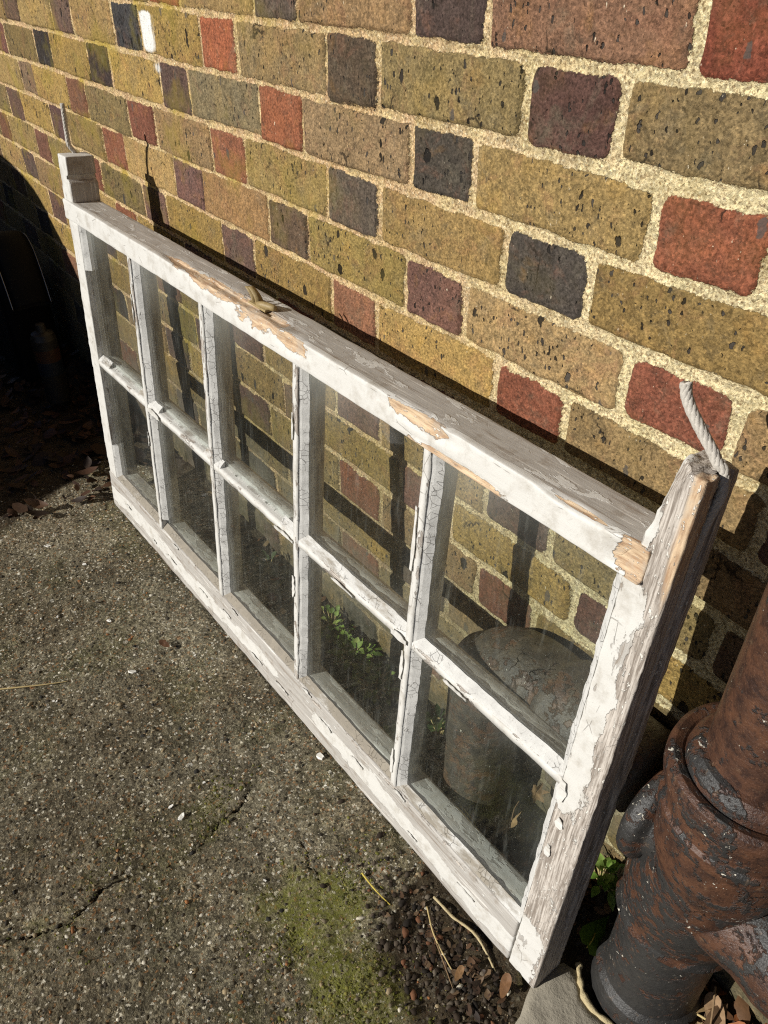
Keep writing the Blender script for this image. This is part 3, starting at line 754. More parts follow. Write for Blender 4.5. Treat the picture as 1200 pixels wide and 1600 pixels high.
def bot_bare(V):
    b = -.10 + .10 * noise2(V[:, 0] * 7, V[:, 2] * 30, 12) + np.where(V[:, 2] > TB - .012, .12, 0)
    return b
def bot_prim(V):
    t = V[:, 2] / TB + .16 * (noise2(V[:, 0] * 9, V[:, 2] * 0, 15) - .5)
    white = np.exp(-((t - .42) / .17) ** 2)
    white = white * sstep(.2, .45, noise2(V[:, 0] * 5, V[:, 2] * 12, 17) + .35 * sstep(.9, 1.3, V[:, 0]))
    return .36 - .72 * white
mb = MB()
gridbox(mb, (.002, .0015, 0), (SR - .0012, T, TB), (.005, .005, .004), .003, .0009, 50, 3, None, dict(bare=bot_bare, prim=bot_prim, warm=lambda V: np.full(len(V), .12)))
gridbox(mb, (SL + .001, .0185, TB - .001), (SR - .002, T - .006, TB + .009), (.02, .006, .004), .002, .0004, 60, 2, None, dict(bare=lambda V: np.full(len(V), -.05), prim=lambda V: np.full(len(V), .2), warm=lambda V: np.zeros(len(V))))
link('bottom_rail', mb.mesh('bottom_rail'), M_WX, sash)

# right stile with its horn, its front left edge rotted to a wavy line above the rail, and the cord groove in its outer side
def rst_warp(V):
    V = V.copy(); t = V[:, 2]
    k = (t > H - .004) & (V[:, 0] < SR + .03)
    edge = SR + .006 + .020 * sstep(H - .004, HORN, t) + .006 * (noise2(t * 90, t * 0 + 3, 5) - .4)
    f = np.clip((SR + .03 - V[:, 0]) / .03, 0, 1)
    front = sstep(.03, .004, V[:, 1])
    V[:, 0] += np.where(k, f * (edge - SR) * (.35 + .65 * front), 0)
    V[:, 0] += np.where((t > .2) & (V[:, 1] < .004), (noise2(t * 40, V[:, 0] * 3, 8) - .5) * .0016, 0)
    # cord groove down the outer side
    g = np.exp(-((V[:, 1] - .033) / .0068) ** 4) * (V[:, 0] > L - .006) * sstep(.10, .16, t)
    V[:, 0] -= .0125 * g
    # top of the horn weathered to a slope
    V[:, 2] -= np.where(t > HORN - .004, .006 * sstep(.0, .054, V[:, 1]) * .4 + .004 * noise2(V[:, 0] * 150, V[:, 1] * 150, 2), 0)
    return V
def rst_bare(V):
    s, t = V[:, 0], V[:, 2]
    b = np.full(len(V), .27)
    b -= .75 * np.exp(-((s - SR - .006) / .015) ** 2) * sstep(.33, .42, t) * sstep(.66, .63, t)   # white left along the inner edge
    b -= .42 * np.exp(-((s - SR - .014) / .022) ** 2) * sstep(.13, .09, t)
    b -= .40 * np.exp(-((s - SR - .010) / .014) ** 2) * np.exp(-((t - .36) / .03) ** 2)
    b -= .40 * np.exp(-((s - SR - .004) / .012) ** 2) * sstep(H - .02, H + .02, t)
    b += np.where(V[:, 1] > .004, .12, 0)
    return b
def rst_warm(V):
    s, t = V[:, 0], V[:, 2]
    return .02 + .75 * np.exp(-((s - L + .005) / .007) ** 2) * sstep(.60, .70, t) * (V[:, 1] < .02) + .5 * np.exp(-((t - .50) / .05) ** 2) * np.exp(-((s - SR - .018) / .01) ** 2) + .22 * np.exp(-((s - L) / .006) ** 2)
mb = MB()
gridbox(mb, (SR, .003, 0), (L, T, HORN), (.0035, .0028, .0045), .0026, .0009, 70, 9, rst_warp, dict(bare=rst_bare, prim=lambda V: np.full(len(V), .06), warm=rst_warm))
gridbox(mb, (SR - .008, .0185, TB + .002), (SR + .001, T - .006, TT - .002), (.004, .006, .02), .002, .0004, 60, 2, None, dict(bare=lambda V: np.full(len(V), -.05), prim=lambda V: np.full(len(V), .1), warm=lambda V: np.zeros(len(V))))
rst = link('stile', mb.mesh('stile'), M_WZ, sash)
rst['label'] = "right upright, bare grey wood with patches of white paint and a rotted top"

def lst_warp(V):
    V = V.copy(); t = V[:, 2]
    rot = sstep(.16, .0, t) * np.clip((SL - V[:, 0]) / SL, 0, 1)
    V[:, 0] += rot * .020 * (.6 + .5 * noise2(t * 40, V[:, 1] * 30, 3))
    # saw cut across the horn's inner face
    V[:, 0] -= (.011 * np.exp(-((t - .7285) / .0045) ** 4) + .004 * sstep(.7285, .733, t)) * (V[:, 0] > SL - .006)
    g = np.exp(-((V[:, 1] - .033) / .0068) ** 4) * (V[:, 0] < .006)
    V[:, 0] += .0115 * g
    return V
mb = MB()
gridbox(mb, (.0, .003, 0.0), (SL, T, TT - .001), (.004, .004, .005), .0022, .0007, 70, 19, lst_warp, dict(bare=lambda V: -.12 + .1 * sstep(.3, 0, V[:, 2]), prim=lambda V: np.full(len(V), -.05) + .2 * (V[:, 1] > .004), warm=lambda V: np.zeros(len(V))))
gridbox(mb, (.0005, .0, H - .001), (SL + .002, T - .001, HORN), (.004, .004, .004), .0022, .0006, 70, 23, lst_warp, dict(bare=lambda V: np.full(len(V), -.15), prim=lambda V: np.where(V[:, 0] > SL - .004, .4, -.1), warm=lambda V: np.zeros(len(V))))
lst = link('stile', mb.mesh('stile'), M_WZ, sash)

# glazing bars: T-shaped section, narrow white fillet in front of the glass, wider moulding behind it
def bar(lo, hi, c, axis, seed, dy=0., hw=.011, step=.006):
    prof = [(-.0056, .002 + dy), (.0056, .002 + dy), (.0058, .0172 + dy), (hw, .0176 + dy), (hw, .032), (.0062, .046 + dy), (-.0062, .046 + dy), (-hw, .032), (-hw, .0176 + dy), (-.0058, .0172 + dy)]
    # refine the outline so that worn edges and flakes have vertices
    pr = []
    for a, b in zip(prof, prof[1:] + prof[:1]):
        m = max(1, int(math.hypot(b[0] - a[0], b[1] - a[1]) / .004))
        pr += [(a[0] + (b[0] - a[0]) * i / m, a[1] + (b[1] - a[1]) * i / m) for i in range(m)]
    m = int((hi - lo) / step) + 1; ts = np.linspace(lo, hi, m + 1)
    V = []
    for t in ts:
        for (u, yv) in pr:
            V.append((c + u, yv, t) if axis == 'z' else (t, yv, c + u))
    V = np.array(V); n = len(pr)
    al = V[:, 2] if axis == 'z' else V[:, 0]
    cr_ = V[:, 0] - c if axis == 'z' else V[:, 2] - c
    w = (noise2(al * 45, cr_ * 60, seed) - .5) * .0014 * (V[:, 1] < .012)
    if axis == 'z': V[:, 0] += w
    else: V[:, 2] += w
    V[:, 1] += (noise2(al * 60, cr_ * 90, seed + 3) - .5) * .0014 * (V[:, 1] < .012)
    F = []
    for i in range(m):
        for k in range(n):
            f = (i * n + k, i * n + (k + 1) % n, (i + 1) * n + (k + 1) % n, (i + 1) * n + k)
            F.append(f[::-1] if axis == 'z' else f)
    F += [tuple(range(n)), tuple(range(m * n, m * n + n))[::-1]]
    front = V[:, 1] < .012
    mbb = MB()
    mbb.add(V, F, bare=np.where(front, -.04 + .20 * noise2(al * 14, al * 0 + seed, 31), .0), prim=np.where(front, -.2, .15), warm=np.zeros(len(V)))
    return mbb
for i, b in enumerate(bars):
    link('glazing_bar', bar(TB - .004, TT + .004, b, 'z', 40 + i).mesh('glazing_bar'), M_WZ, sash)
hb = link('glazing_bar', bar(SL - .004, SR + .004, TM, 'x', 50, .0012, .0104).mesh('glazing_bar'), M_WX, sash)
hb['label'] = "long horizontal glazing bar across the middle of the sash"

# ten panes, each with its four fillets of putty
xs_ = [SL] + bars + [SR]
def putty_fillet(mb, a, b, w, inward, along, seed, dirt=0., gaps=(), f0=.0040, depth=.0137, wd=.0112):
    """triangular fillet from a to b along an edge at w; inward = +1/-1 direction into the pane"""
    n = max(2, int((b - a) / .004)); ts = np.linspace(a, b, n + 1)
    cur = []; rows = []
    def flush():
        if len(cur) < 2: cur.clear(); return
        m = len(cur); V = np.array([p for c in cur for p in c]); F = []
        for i in range(m - 1):
            for k in range(4):
                f = (i * 4 + k, i * 4 + (k + 1) % 4, (i + 1) * 4 + (k + 1) % 4, (i + 1) * 4 + k); F.append(f)
        F += [(0, 3, 2, 1), ((m - 1) * 4, (m - 1) * 4 + 1, (m - 1) * 4 + 2, (m - 1) * 4 + 3)]
        one = MB(); one.add(V, F, dirt=dirt); cur.clear()
        link('putty', one.mesh('putty', smooth=False), M_PUTTY, mb)
    for t in ts:
        if any(g0 < t < g1 for g0, g1 in gaps): flush(); continue
        j = float(noise2(t * 70, seed, 71) - .5); j2 = float(noise2(t * 110, seed + 3, 72) - .5); j3 = float(noise2(t * 25, seed + 5, 73) - .5)
        pts = [(0, f0 + .0009 * j), (.0042 + .001 * j2, f0 + .0028 + .0012 * j), (wd + .0018 * j2 + .0024 * j3, depth), (0, depth)]
        row = []
        for (u, yv) in pts:
            q = w + inward * u
            row.append((q, yv, t) if along == 'z' else (t, yv, q))
        cur.append(row)
    flush()
gapmap = {(0, 1, 'L'): [(.38, .56)], (0, 0, 'L'): [(.18, .385)], (2, 1, 'B'): [(.565, .745)], (0, 1, 'B'): [(.10, .235)], (1, 1, 'B'): [(.33, .50)],
          (1, 0, 'L'): [(.09, .115)]}
for i in range(5):
    for j in (0, 1):
        x0 = xs_[i] + (.0060 if i else -.004); x1 = xs_[i + 1] - (.0060 if i < 4 else -.004)
        z0 = (TB - .004) if j == 0 else TM + .0060; z1 = (TM - .0060) if j == 0 else TT + .004
        nx_, nz2 = 24, 24
        X_, Z_ = np.meshgrid(np.linspace(x0, x1, nx_), np.linspace(z0, z1, nz2), indexing='xy')
        V = np.stack([X_.ravel(), np.full(X_.size, .0140), Z_.ravel()], 1); n = len(V)
        V2 = V.copy(); V2[:, 1] = .0167
        idx = np.arange(n).reshape(nz2, nx_)
        Fq = np.stack([idx[:-1, :-1], idx[:-1, 1:], idx[1:, 1:], idx[1:, :-1]], -1).reshape(-1, 4)
        ring = np.concatenate([idx[0, :], idx[1:, -1], idx[-1, -2::-1], idx[-2:0:-1, 0]]); q = np.arange(len(ring)); q1 = (q + 1) % len(ring)
        Fa = np.concatenate([Fq, Fq[:, ::-1] + n, np.stack([ring[q1], ring[q], ring[q] + n, ring[q1] + n], 1)])
        u = (V[:, 0] - x0) / (x1 - x0); v = (V[:, 2] - z0) / (z1 - z0)
        edge = np.minimum(np.minimum(u, 1 - u) * .235, np.minimum(v, 1 - v) * .28)
        film = .75 * (.085 * np.exp(-edge / .016) + (.20 if j else .04) * np.exp(-((u - .15) / .3) ** 2 - ((v - 1.0) / .22) ** 2) + .05 * np.exp(-((v - .02) / .12) ** 2) + .015 * (4 - i) / 4)
        pane = link('pane', mesh_np('pane', np.concatenate([V, V2]), Fa, {'film': np.concatenate([film, film * 0])}, smooth=False), M_GLASS, sash)
        pb = pane; s0 = 100 + i * 10 + j * 5
        lz = z0 if j == 0 else TM; hz = TM if j == 0 else z1
        lw = SL if i == 0 else bars[i - 1] + .0054; rw = SR if i == 4 else bars[i] - .0054
        bw = TB if j == 0 else TM + .0054; tw = TT if j == 1 else TM - .0054
        putty_fillet(pb, bw, tw, lw, 1, 'z', s0, 0, gapmap.get((i, j, 'L'), ()))
        putty_fillet(pb, bw, tw, rw, -1, 'z', s0 + 1, 0, gapmap.get((i, j, 'R'), ()))
        putty_fillet(pb, lw, rw, bw, 1, 'x', s0 + 2, (.55 if j == 0 else .25) if i != 4 else (.35 if j == 0 else 0.), gapmap.get((i, j, 'B'), ()))
        putty_fillet(pb, lw, rw, tw, -1, 'x', s0 + 3, 0, ())

# curled flakes and lifted paint along the fillets
fb = MB()
def flake(mb, c, ax, ln, wd, lift, curl, seed):
    r = random.Random(seed); n = 7; V = []; V2 = []
    for i in range(n + 1):
        t = i / n
        w = wd * (.55 + .45 * math.sin(math.pi * min(1, t * 1.1 + .05))) * r.uniform(.75, 1.15)
        l = lift + curl * (2 * t - 1) ** 2
        for sgn in (-.5, .5):
            p = list(c); p[ax] += (t - .5) * ln
            o = 0 if ax == 2 else 2
            p[o] += sgn * w; p[1] -= l + (.0010 if sgn > 0 else 0) * r.uniform(0, 2)
            V.append(p); V2.append([p[0], p[1] + .0009, p[2]])
    F = []; m = len(V)
    for i in range(n):
        a = 2 * i; F += [(a, a + 1, a + 3, a + 2), (m + a, m + a + 2, m + a + 3, m + a + 1), (a, a + 2, m + a + 2, m + a), (a + 1, m + a + 1, m + a + 3, a + 3)]
    F += [(0, m, m + 1, 1), (m - 2, m - 1, 2 * m - 1, 2 * m - 2)]
    mb.add(V + V2, F, bare=-.4, prim=-.3, warm=0.)
rf = random.Random(3)
spots = [((bars[3] - .0065, .0016, .53), 2, .09, .007), ((bars[2] - .005, .0012, .285), 2, .04, .009), ((bars[3] - .006, .001, .33), 2, .05, .007), ((bars[3] - .006, .0012, .14), 2, .05, .008),
         ((bars[0] + .035, .0008, TM - .001), 0, .05, .014), ((bars[2] - .03, .001, TM - .004), 0, .05, .008), ((bars[3] - .015, .0005, TM), 0, .03, .013), ((SR + .004, .002, TM - .01), 2, .03, .015), ((SR + .012, .0022, .315), 2, .016, .011), ((SR + .008, .0022, .26), 2, .02, .009), ((bars[0] - .005, .0012, .30), 2, .03, .007), ((bars[0] - .005, .0012, .56), 2, .05, .006), ((bars[2] - .005, .0012, .56), 2, .04, .006), ((bars[3] + .09, .0005, TM - .004), 0, .04, .007), ((bars[2] + .12, .0005, TM - .003), 0, .05, .006)]
for q_ in range(11): spots.append(((.12 + .107 * q_ + rf.uniform(-.03, .03), .0006, rf.uniform(.028, .062)), 0, rf.uniform(.018, .045), rf.uniform(.005, .010)))
for q_ in range(4): spots.append(((.35 + .24 * q_, .0006, TB - .004), 0, rf.uniform(.02, .03), rf.uniform(.005, .008)))
for i, (c, ax, ln, wd) in enumerate(spots):
    fb = MB(); flake(fb, c, ax, ln, wd, .0003, rf.uniform(.0, .0012), i)
    link('lifted_paint', fb.mesh('lifted_paint', smooth=False), M_WZ if ax == 2 else M_WX, sash)

# sash fastener on the top rail
fz = H + .001
fb = MB()
def tab(x0, y0, h, w, curl, seed):
    pts = [(x0, y0, fz - .002), (x0 - .002, y0 - .001, fz + h * .4), (x0 - .006 * curl, y0 - .003, fz + h * .8), (x0 - .011 * curl, y0 - .004, fz + h)]
    p = smooth_path(pts, 9); V = []; F = []
    for i, q in enumerate(p):
        ww = w * (1 - .35 * i / 8)
        for (sx, sy) in ((-.0012, -1), (.0012, -1), (.0012, 1), (-.0012, 1)): V.append((q[0] + sx, q[1] + sy * ww / 2, q[2]))
    for i in range(8):
        for k in range(4): F.append((i * 4 + k, i * 4 + (k + 1) % 4, (i + 1) * 4 + (k + 1) % 4, (i + 1) * 4 + k))
    F.append((32, 33, 34, 35)); fb.add(V, F)
tab(.669, .021, .018, .011, 1.3, 0); tab(.682, .020, .021, .012, 1.5, 1)
sweep(fb, smooth_path([(.682, .016, fz + .002), (.698, .020, fz + .004), (.712, .026, fz + .003)], 10), [.003, .0042, .0048, .005, .005, .005, .005, .0048, .0044, .003], 10)
gridbox(fb, (.662, .013, fz - .002), (.706, .031, fz + .0012), .006, .0008, .0002)
fa = link('fastener', fb.mesh('fastener'), M_BRASS, sash)

# sash cords: three twisted strands
def cord(pts, r=.0052, n=80, fray=True):
    p = smooth_path(pts, n); T_ = np.gradient(p, axis=0); T_ /= np.linalg.norm(T_, axis=1)[:, None]
    Ls = np.concatenate([[0], np.cumsum(np.linalg.norm(np.diff(p, axis=0), axis=1))])
    a = np.cross(T_[0], [0, 1, 0.2]); mbb = MB()
    A = []; B = []
    for i in range(n):
        a = a - T_[i] * (a @ T_[i]); a /= np.linalg.norm(a); A.append(a.copy()); B.append(np.cross(T_[i], a))
    A = np.array(A); B = np.array(B)
    for k in range(6):
        ph = Ls / .040 * 2 * math.pi + k * math.pi / 3
        q = p + (A * np.cos(ph)[:, None] + B * np.sin(ph)[:, None]) * r * .44
        sweep(mbb, q, r * .56, 8, r * .10, 1100, k)
    return mbb
inv = M4.inverted()
def wl(q): return tuple(inv @ Vector(q))
rc = [wl(q) for q in ((.9095, -.100, -.143), (.9125, -.100, -.152), (.9185, -.100, -.1605), (.9265, -.100, -.169), (.935, -.099, -.178), (.944, -.098, -.187), (.950, -.097, -.195))]
rc += [(L - .004, .034, HORN - .004), (L + .0005, .033, HORN - .022), (L - .003, .033, HORN - .05), (L - .006, .033, .66), (L - .0065, .033, .60), (L - .0065, .033, .52), (L - .007, .033, .44)]
link('sash_cord', cord(rc, .0047, 150).mesh('sash_cord'), M_CORD, sash)
lc = [wl(q) for q in ((-.362, -.130, -.112), (-.363, -.130, -.122), (-.371, -.129, -.142), (-.378, -.128, -.162), (-.380, -.128, -.182))]
lc += [(.006, .033, HORN - .006), (.004, .033, HORN - .04), (.005, .033, .66), (.006, .033, .55)]
link('sash_cord', cord(lc, .0042, 110).mesh('sash_cord'), M_CORD, sash)

# ------------------------------------------------------------------ cast iron pipes
def lathe(mb, cx, cy, prof, n=56, amp=.0009, fr=70, seed=0, rust=0., sub=4):
    pr = []
    for (r0, z0), (r1, z1) in zip(prof[:-1], prof[1:]):
        m = max(1, int(math.hypot(r1 - r0, z1 - z0) / .008))
        fr_ = [i / m for i in range(m)]; ln_ = math.hypot(r1 - r0, z1 - z0)
        if ln_ > .002: fr_ = sorted(fr_ + [.0005 / ln_, 1 - .0005 / ln_])
        pr += [(r0 + (r1 - r0) * q, z0 + (z1 - z0) * q) for q in fr_]
    pr.append(prof[-1])
    V = []
    for r, zz in pr:
        for k in range(n):
            t = 2 * math.pi * k / n; V.append((cx + r * math.cos(t), cy + r * math.sin(t), zz))
    V = np.array(V); d = V - np.array([cx, cy, 0]); d[:, 2] = 0
    d /= np.linalg.norm(d, axis=1)[:, None] + 1e-9
    V = V + d * (((noise3(V, fr, seed) - .5) + (noise3(V, fr * .25, seed + 2) - .5)) * 2 * amp)[:, None]
    F = []
    for i in range(len(pr) - 1):
        for k in range(n): F.append((i * n + k, (i + 1) * n + k, (i + 1) * n + (k + 1) % n, i * n + (k + 1) % n))
    ru = rust(V) if callable(rust) else np.full(len(V), rust)
    mb.add(V, F, rust=ru)

stack = empty('drainpipe', (1.064, -.085, GZ), "rusty cast iron drainpipe with ringed socket and bulging foot at the right edge", "drainpipe")
SX, SY = 0., 0.                                   # local to the stack's foot
def Z(zw_): return zw_ - GZ
mb = MB(); lathe(mb, SX, SY, [(.0, Z(.95)), (.05, Z(.95)), (.05, Z(-.50))], 64, .0002, 60, 3, .10)
link('pipe', mb.mesh('pipe'), M_IRON, stack)
mb = MB(); lathe(mb, SX, SY, [(.049, Z(-.440)), (.056, Z(-.442)), (.062, Z(-.452)), (.0635, Z(-.461)), (.066, Z(-.459)), (.073, Z(-.457)), (.0775, Z(-.460)), (.079, Z(-.468)), (.0785, Z(-.480)), (.0725, Z(-.483)), (.0705, Z(-.490)), (.0705, Z(-.512)), (.0735, Z(-.516)), (.074, Z(-.524)), (.0725, Z(-.530)), (.0685, Z(-.533)), (.0675, Z(-.560)), (.066, Z(-.58)), (.058, Z(-.61))], 72, .0003, 60, 5, .04)
link('socket', mb.mesh('socket'), M_IRON, stack)
# junction body swelling into the offset foot
mb = MB()
path = smooth_path([(SX, SY, Z(-.555)), (SX, SY, Z(-.60)), (SX - .006, SY + .008, Z(-.650)), (SX - .016, SY + .022, Z(-.70)), (SX - .021, SY + .030, Z(-.745)), (SX - .021, SY + .030, Z(-.78))], 26)
rad = np.interp(np.linspace(0, 1, 26), [0, .2, .38, .55, .70, .88, .91, .95, 1], [.058, .056, .060, .068, .070, .067, .0715, .071, .055])
sweep(mb, path, rad, 56, .0005, 60, 4, True, rust=-.015)
link('junction', mb.mesh('junction'), M_IRON, stack)
mb = MB(); lathe(mb, SX - .021, SY + .030, [(.058, Z(-.755)), (.061, Z(-.775)), (.0585, Z(-.79)), (.058, Z(-.90)), (.059, Z(-.918)), (.066, Z(-.928)), (.068, Z(-.94)), (.068, Z(-.99))], 64, .0003, 50, 6, -.06)
link('foot', mb.mesh('foot'), M_IRON, stack)
# left stub with its collar, right branch
def hpipe(mb, x0, x1, yc, zc, prof, n=44, amp=.0009, seed=0, rust=0.):
    """prof: list of (fraction, radius) along x"""
    f = np.linspace(0, 1, 30); r = np.interp(f, [a for a, _ in prof], [b for _, b in prof])
    pts = np.stack([x0 + (x1 - x0) * f, np.full(30, yc), np.full(30, zc)], 1)
    sweep(mb, pts, r, n, amp, 60, seed, True, rust=rust)
mb = MB(); hpipe(mb, -.090, -.02, .018, Z(-.625), [(0, .050), (.06, .060), (.14, .064), (.30, .064), (.38, .058), (.42, .050), (1, .052)], 48, .0004, 8, -.03)
link('branch', mb.mesh('branch'), M_IRON, stack)
mb = MB(); hpipe(mb, .02, .42, .012, Z(-.66), [(0, .056), (.12, .054), (.16, .060), (.30, .060), (.33, .050), (1, .050)], 48, .0004, 12, .03)
link('branch', mb.mesh('branch'), M_IRON, stack)

bend = empty('pipe_bend', (.716, -.057, GZ + .008), "dark cast iron pipe elbow rising from the ground behind the right-hand panes", "pipe")
mb = MB()
pts = [(0, 0, -.03), (0, 0, .10), (0, 0, .20), (0, 0, .262)] + [(.085 - .085 * math.cos(a), 0, .262 + .085 * math.sin(a)) for a in np.linspace(.2, math.pi / 2, 8)] + [(.11, 0, .347), (.15, 0, .347), (.20, 0, .347), (.245, 0, .347)]
path = smooth_path(pts, 60)
sweep(mb, path, np.interp(np.linspace(0, 1, 60), [0, .28, .30, .36, .38, .45, .80, .815, .90, .915, 1], [.053, .053, .060, .060, .054, .054, .054, .060, .060, .052, .052]), 48, .0006, 60, 14, True, rust=-.02)
link('elbow', mb.mesh('elbow'), M_IRON_D, bend)

# ------------------------------------------------------------------ broken slab edge round the pipe's foot
def poly_slab(name, pts, z0, z1, mat, label, cat, jit=.002):
    bm = bmesh.new()
    P2 = []
    for (ax, ay), (bx, by) in zip(pts, pts[1:] + pts[:1]):
        m = max(1, int(math.hypot(bx - ax, by - ay) / .012))
        for i in range(m):
            f = i / m; P2.append((ax + (bx - ax) * f + random.uniform(-jit, jit), ay + (by - ay) * f + random.uniform(-jit, jit)))
    cx = sum(p[0] for p in P2) / len(P2); cy = sum(p[1] for p in P2) / len(P2)
    rings = []
    for (k, zz) in ((1.0, z0), (1.0, z1 - .004), (.985, z1), (.8, z1 + .001), (.55, z1 + .001), (.25, z1 + .001)):
        rings.append([bm.verts.new((cx + (p[0] - cx) * k, cy + (p[1] - cy) * k, zz + (random.uniform(-.0012, .0012) if k < 1 else 0))) for p in P2])
    n = len(P2)
    for a, b in zip(rings[:-1], rings[1:]):
        for i in range(n): bm.faces.new((a[i], a[(i + 1) % n], b[(i + 1) % n], b[i]))
    bm.faces.new(rings[-1])
    me = bpy.data.meshes.new(name); bm.normal_update(); bm.to_mesh(me); bm.free()
    me.polygons.foreach_set('use_smooth', np.ones(len(me.polygons), dtype=bool))
    return tag(link(name, me, mat), label, cat)
poly_slab('paving_fragment', [(.962, -.118), (.978, -.112), (1.003, -.131), (1.028, -.134), (1.05, -.129), (1.09, -.14), (1.12, -.20), (1.10, -.30), (1.0, -.28), (.962, -.19), (.952, -.150)], GZ - .03, GZ + .003, M_SLAB, "broken grey concrete slab edge beside the foot of the drainpipe", "paving slab")
rimm = MB(); sweep(rimm, smooth_path([(.976, -.106, GZ + .001), (.984, -.115, GZ + .003), (1.006, -.130, GZ + .003), (1.028, -.133, GZ + .003), (1.05, -.128, GZ + .002), (1.085, -.130, GZ + .0)], 40), [.0022 + .0036 * float(noise2(i * .45, 2, 5)) for i in range(40)], 8, .0018, 160, 3)
tag(link('cement_rim', rimm.mesh('cement_rim'), M_RIM), "cream cement rim curving round the foot of the drainpipe", "cement")

# ------------------------------------------------------------------ plants
def blade(mb, base, tip_dir, ln, wd, droop, color, fold=.25, n=6):
    d = np.array(tip_dir, float); d /= np.linalg.norm(d)
    side = np.cross(d, [0, 0, 1.]); side /= np.linalg.norm(side) + 1e-9
    upv = np.cross(side, d)
    V = []; F = []
    for i in range(n + 1):
        t = i / n; w = wd * (math.sin(math.pi * (t * .93 + .04)) ** .8) * (.75 + .25 * math.sin(math.pi * t))
        c = np.array(base) + d * ln * t + np.array([0, 0, -droop * ln * t * t])
        V += [c - side * w / 2 + upv * w * fold, c, c + side * w / 2 + upv * w * fold]
    for i in range(n):
        a = 3 * i; F += [(a, a + 1, a + 4, a + 3), (a + 1, a + 2, a + 5, a + 4)]
    mb.add(V, F, scol=np.array(color))
def weed(name, loc, nl, ln, wd, label, greens, spread=1., seed=0, height=.03):
    r = random.Random(seed)
    e = empty(name, loc, label, "weed", "weeds along the foot of the wall")
    lm, sm = MB(), MB()
    for i in range(nl):
        a = r.uniform(0, 2 * math.pi); el = r.uniform(.1, 1.1)
        h = height * r.random() ** .7; o = r.uniform(0, .014) * spread
        b = (o * math.cos(a), o * math.sin(a) * .7, h)
        sweep(sm, [(0, 0, -.006), (b[0] * .5, b[1] * .5, h * .6), b], .0009, 5)
        g = np.array(lin(r.choice(greens))) * r.uniform(.75, 1.15)
        blade(lm, b, (math.cos(a) * math.cos(el), math.sin(a) * math.cos(el), math.sin(el)), ln * r.uniform(.6, 1.1), wd * r.uniform(.7, 1.1), r.uniform(.1, .5), g)
    link('leaves', lm.mesh('leaves'), M_LEAF, e); link('stem', sm.mesh('stem'), M_STRAW, e)
    return e
gr = [(112, 138, 60), (134, 158, 74), (88, 112, 48), (150, 164, 84)]
dk = [(46, 66, 30), (60, 80, 36), (70, 88, 40)]
gzf = lambda x_, y_: float(ground_z(np.array([x_]), np.array([y_]))[0])
weed('weed', (.300, -.040, gzf(.30, -.04)), 80, .018, .010, "low weed of small round leaves behind the third and fourth lower panes", gr, 3.0, 1, .028)
weed('weed', (.385, -.045, gzf(.385, -.045)), 110, .021, .012, "largest leafy weed at the wall's foot behind the fourth lower pane", gr, 3.2, 2, .034)
weed('weed', (.455, -.050, gzf(.455, -.05)), 80, .017, .010, "bushy weed by the wall just left of the fourth glazing bar", gr, 3.0, 3, .028)
weed('weed', (.555, -.085, gzf(.555, -.085)), 40, .020, .011, "smallest green weed on the soil low behind the fourth glazing bar", gr, 1.4, 4, .018)
weed('weed', (.610, -.040, gzf(.61, -.04)), 26, .028, .014, "weed squeezed between the pipe elbow and the fourth glazing bar", dk, 1.2, 5, .06)
weed('weed', (.075, -.045, gzf(.075, -.045)), 18, .026, .012, "faint weed behind the third lower pane beside the third glazing bar", dk, 1.6, 6, .04)
weed('weed', (.935, -.026, gzf(.935, -.026) + .012), 34, .026, .0125, "bright green weed between the sash's right foot and the drainpipe", [(130, 162, 66), (116, 150, 58), (150, 176, 88)], 1.6, 7, .045)

def flat_leaf(name, loc, outline, scale, rot, tilt, color, label, cat="leaf", curl=.25, stalk=None, mat=None, group=None, thick=.0005):
    e = empty(name, loc, label, cat, group)
    bm = bmesh.new()
    n = len(outline); rings = []
    for k in (1., .72, .45, .2):
        rings.append([bm.verts.new((p[0] * k * scale, p[1] * k * scale, curl * scale * ((p[0] * k) ** 2 * .6 + .35 * abs(p[1] * k) + .12 * math.sin(7 * p[0] * k + 3 * p[1]))) ) for p in outline])
    c = bm.verts.new((0, 0, 0))
    for a, b in zip(rings[:-1], rings[1:]):
        for i in range(n): bm.faces.new((a[i], a[(i + 1) % n], b[(i + 1) % n], b[i]))
    for i in range(n): bm.faces.new((rings[-1][i], rings[-1][(i + 1) % n], c))
    me = bpy.data.meshes.new('blade'); bm.normal_update(); bm.to_mesh(me); bm.free()
    at = me.attributes.new('scol', 'FLOAT_COLOR', 'POINT')
    at.data.foreach_set('color', np.tile(np.array([*lin(color), 1.], np.float32), len(me.vertices)))
    me.polygons.foreach_set('use_smooth', np.ones(len(me.polygons), dtype=bool))
    o = link('blade', me, mat or M_DRY, e)
    if stalk:
        sm = MB(); sweep(sm, smooth_path([(0, 0, .0005), (stalk[0] * .5, stalk[1] * .5, stalk[2] * .5 + .003), stalk], 10), .0009, 6)
        link('stalk', sm.mesh('stalk'), M_STEM if mat else M_TWIG, e)
    e.rotation_euler = (tilt[0], tilt[1], rot)
    return e
maple = []
for a, r_ in ((0, 1.), (14, .62), (24, .50), (40, .72), (52, .86), (64, .60), (78, .44), (96, .62), (110, .66), (124, .42), (150, .34), (172, .22)):
    maple.append((math.cos(math.radians(a)) * r_, math.sin(math.radians(a)) * r_))
maple = maple + [(p[0], -p[1]) for p in maple[::-1][:-1]]
oval = [(math.cos(t) * (1 if math.cos(t) > 0 else .9), .42 * math.sin(t) * (1 - .25 * math.cos(t))) for t in np.linspace(0, 2 * math.pi, 22, endpoint=False)]
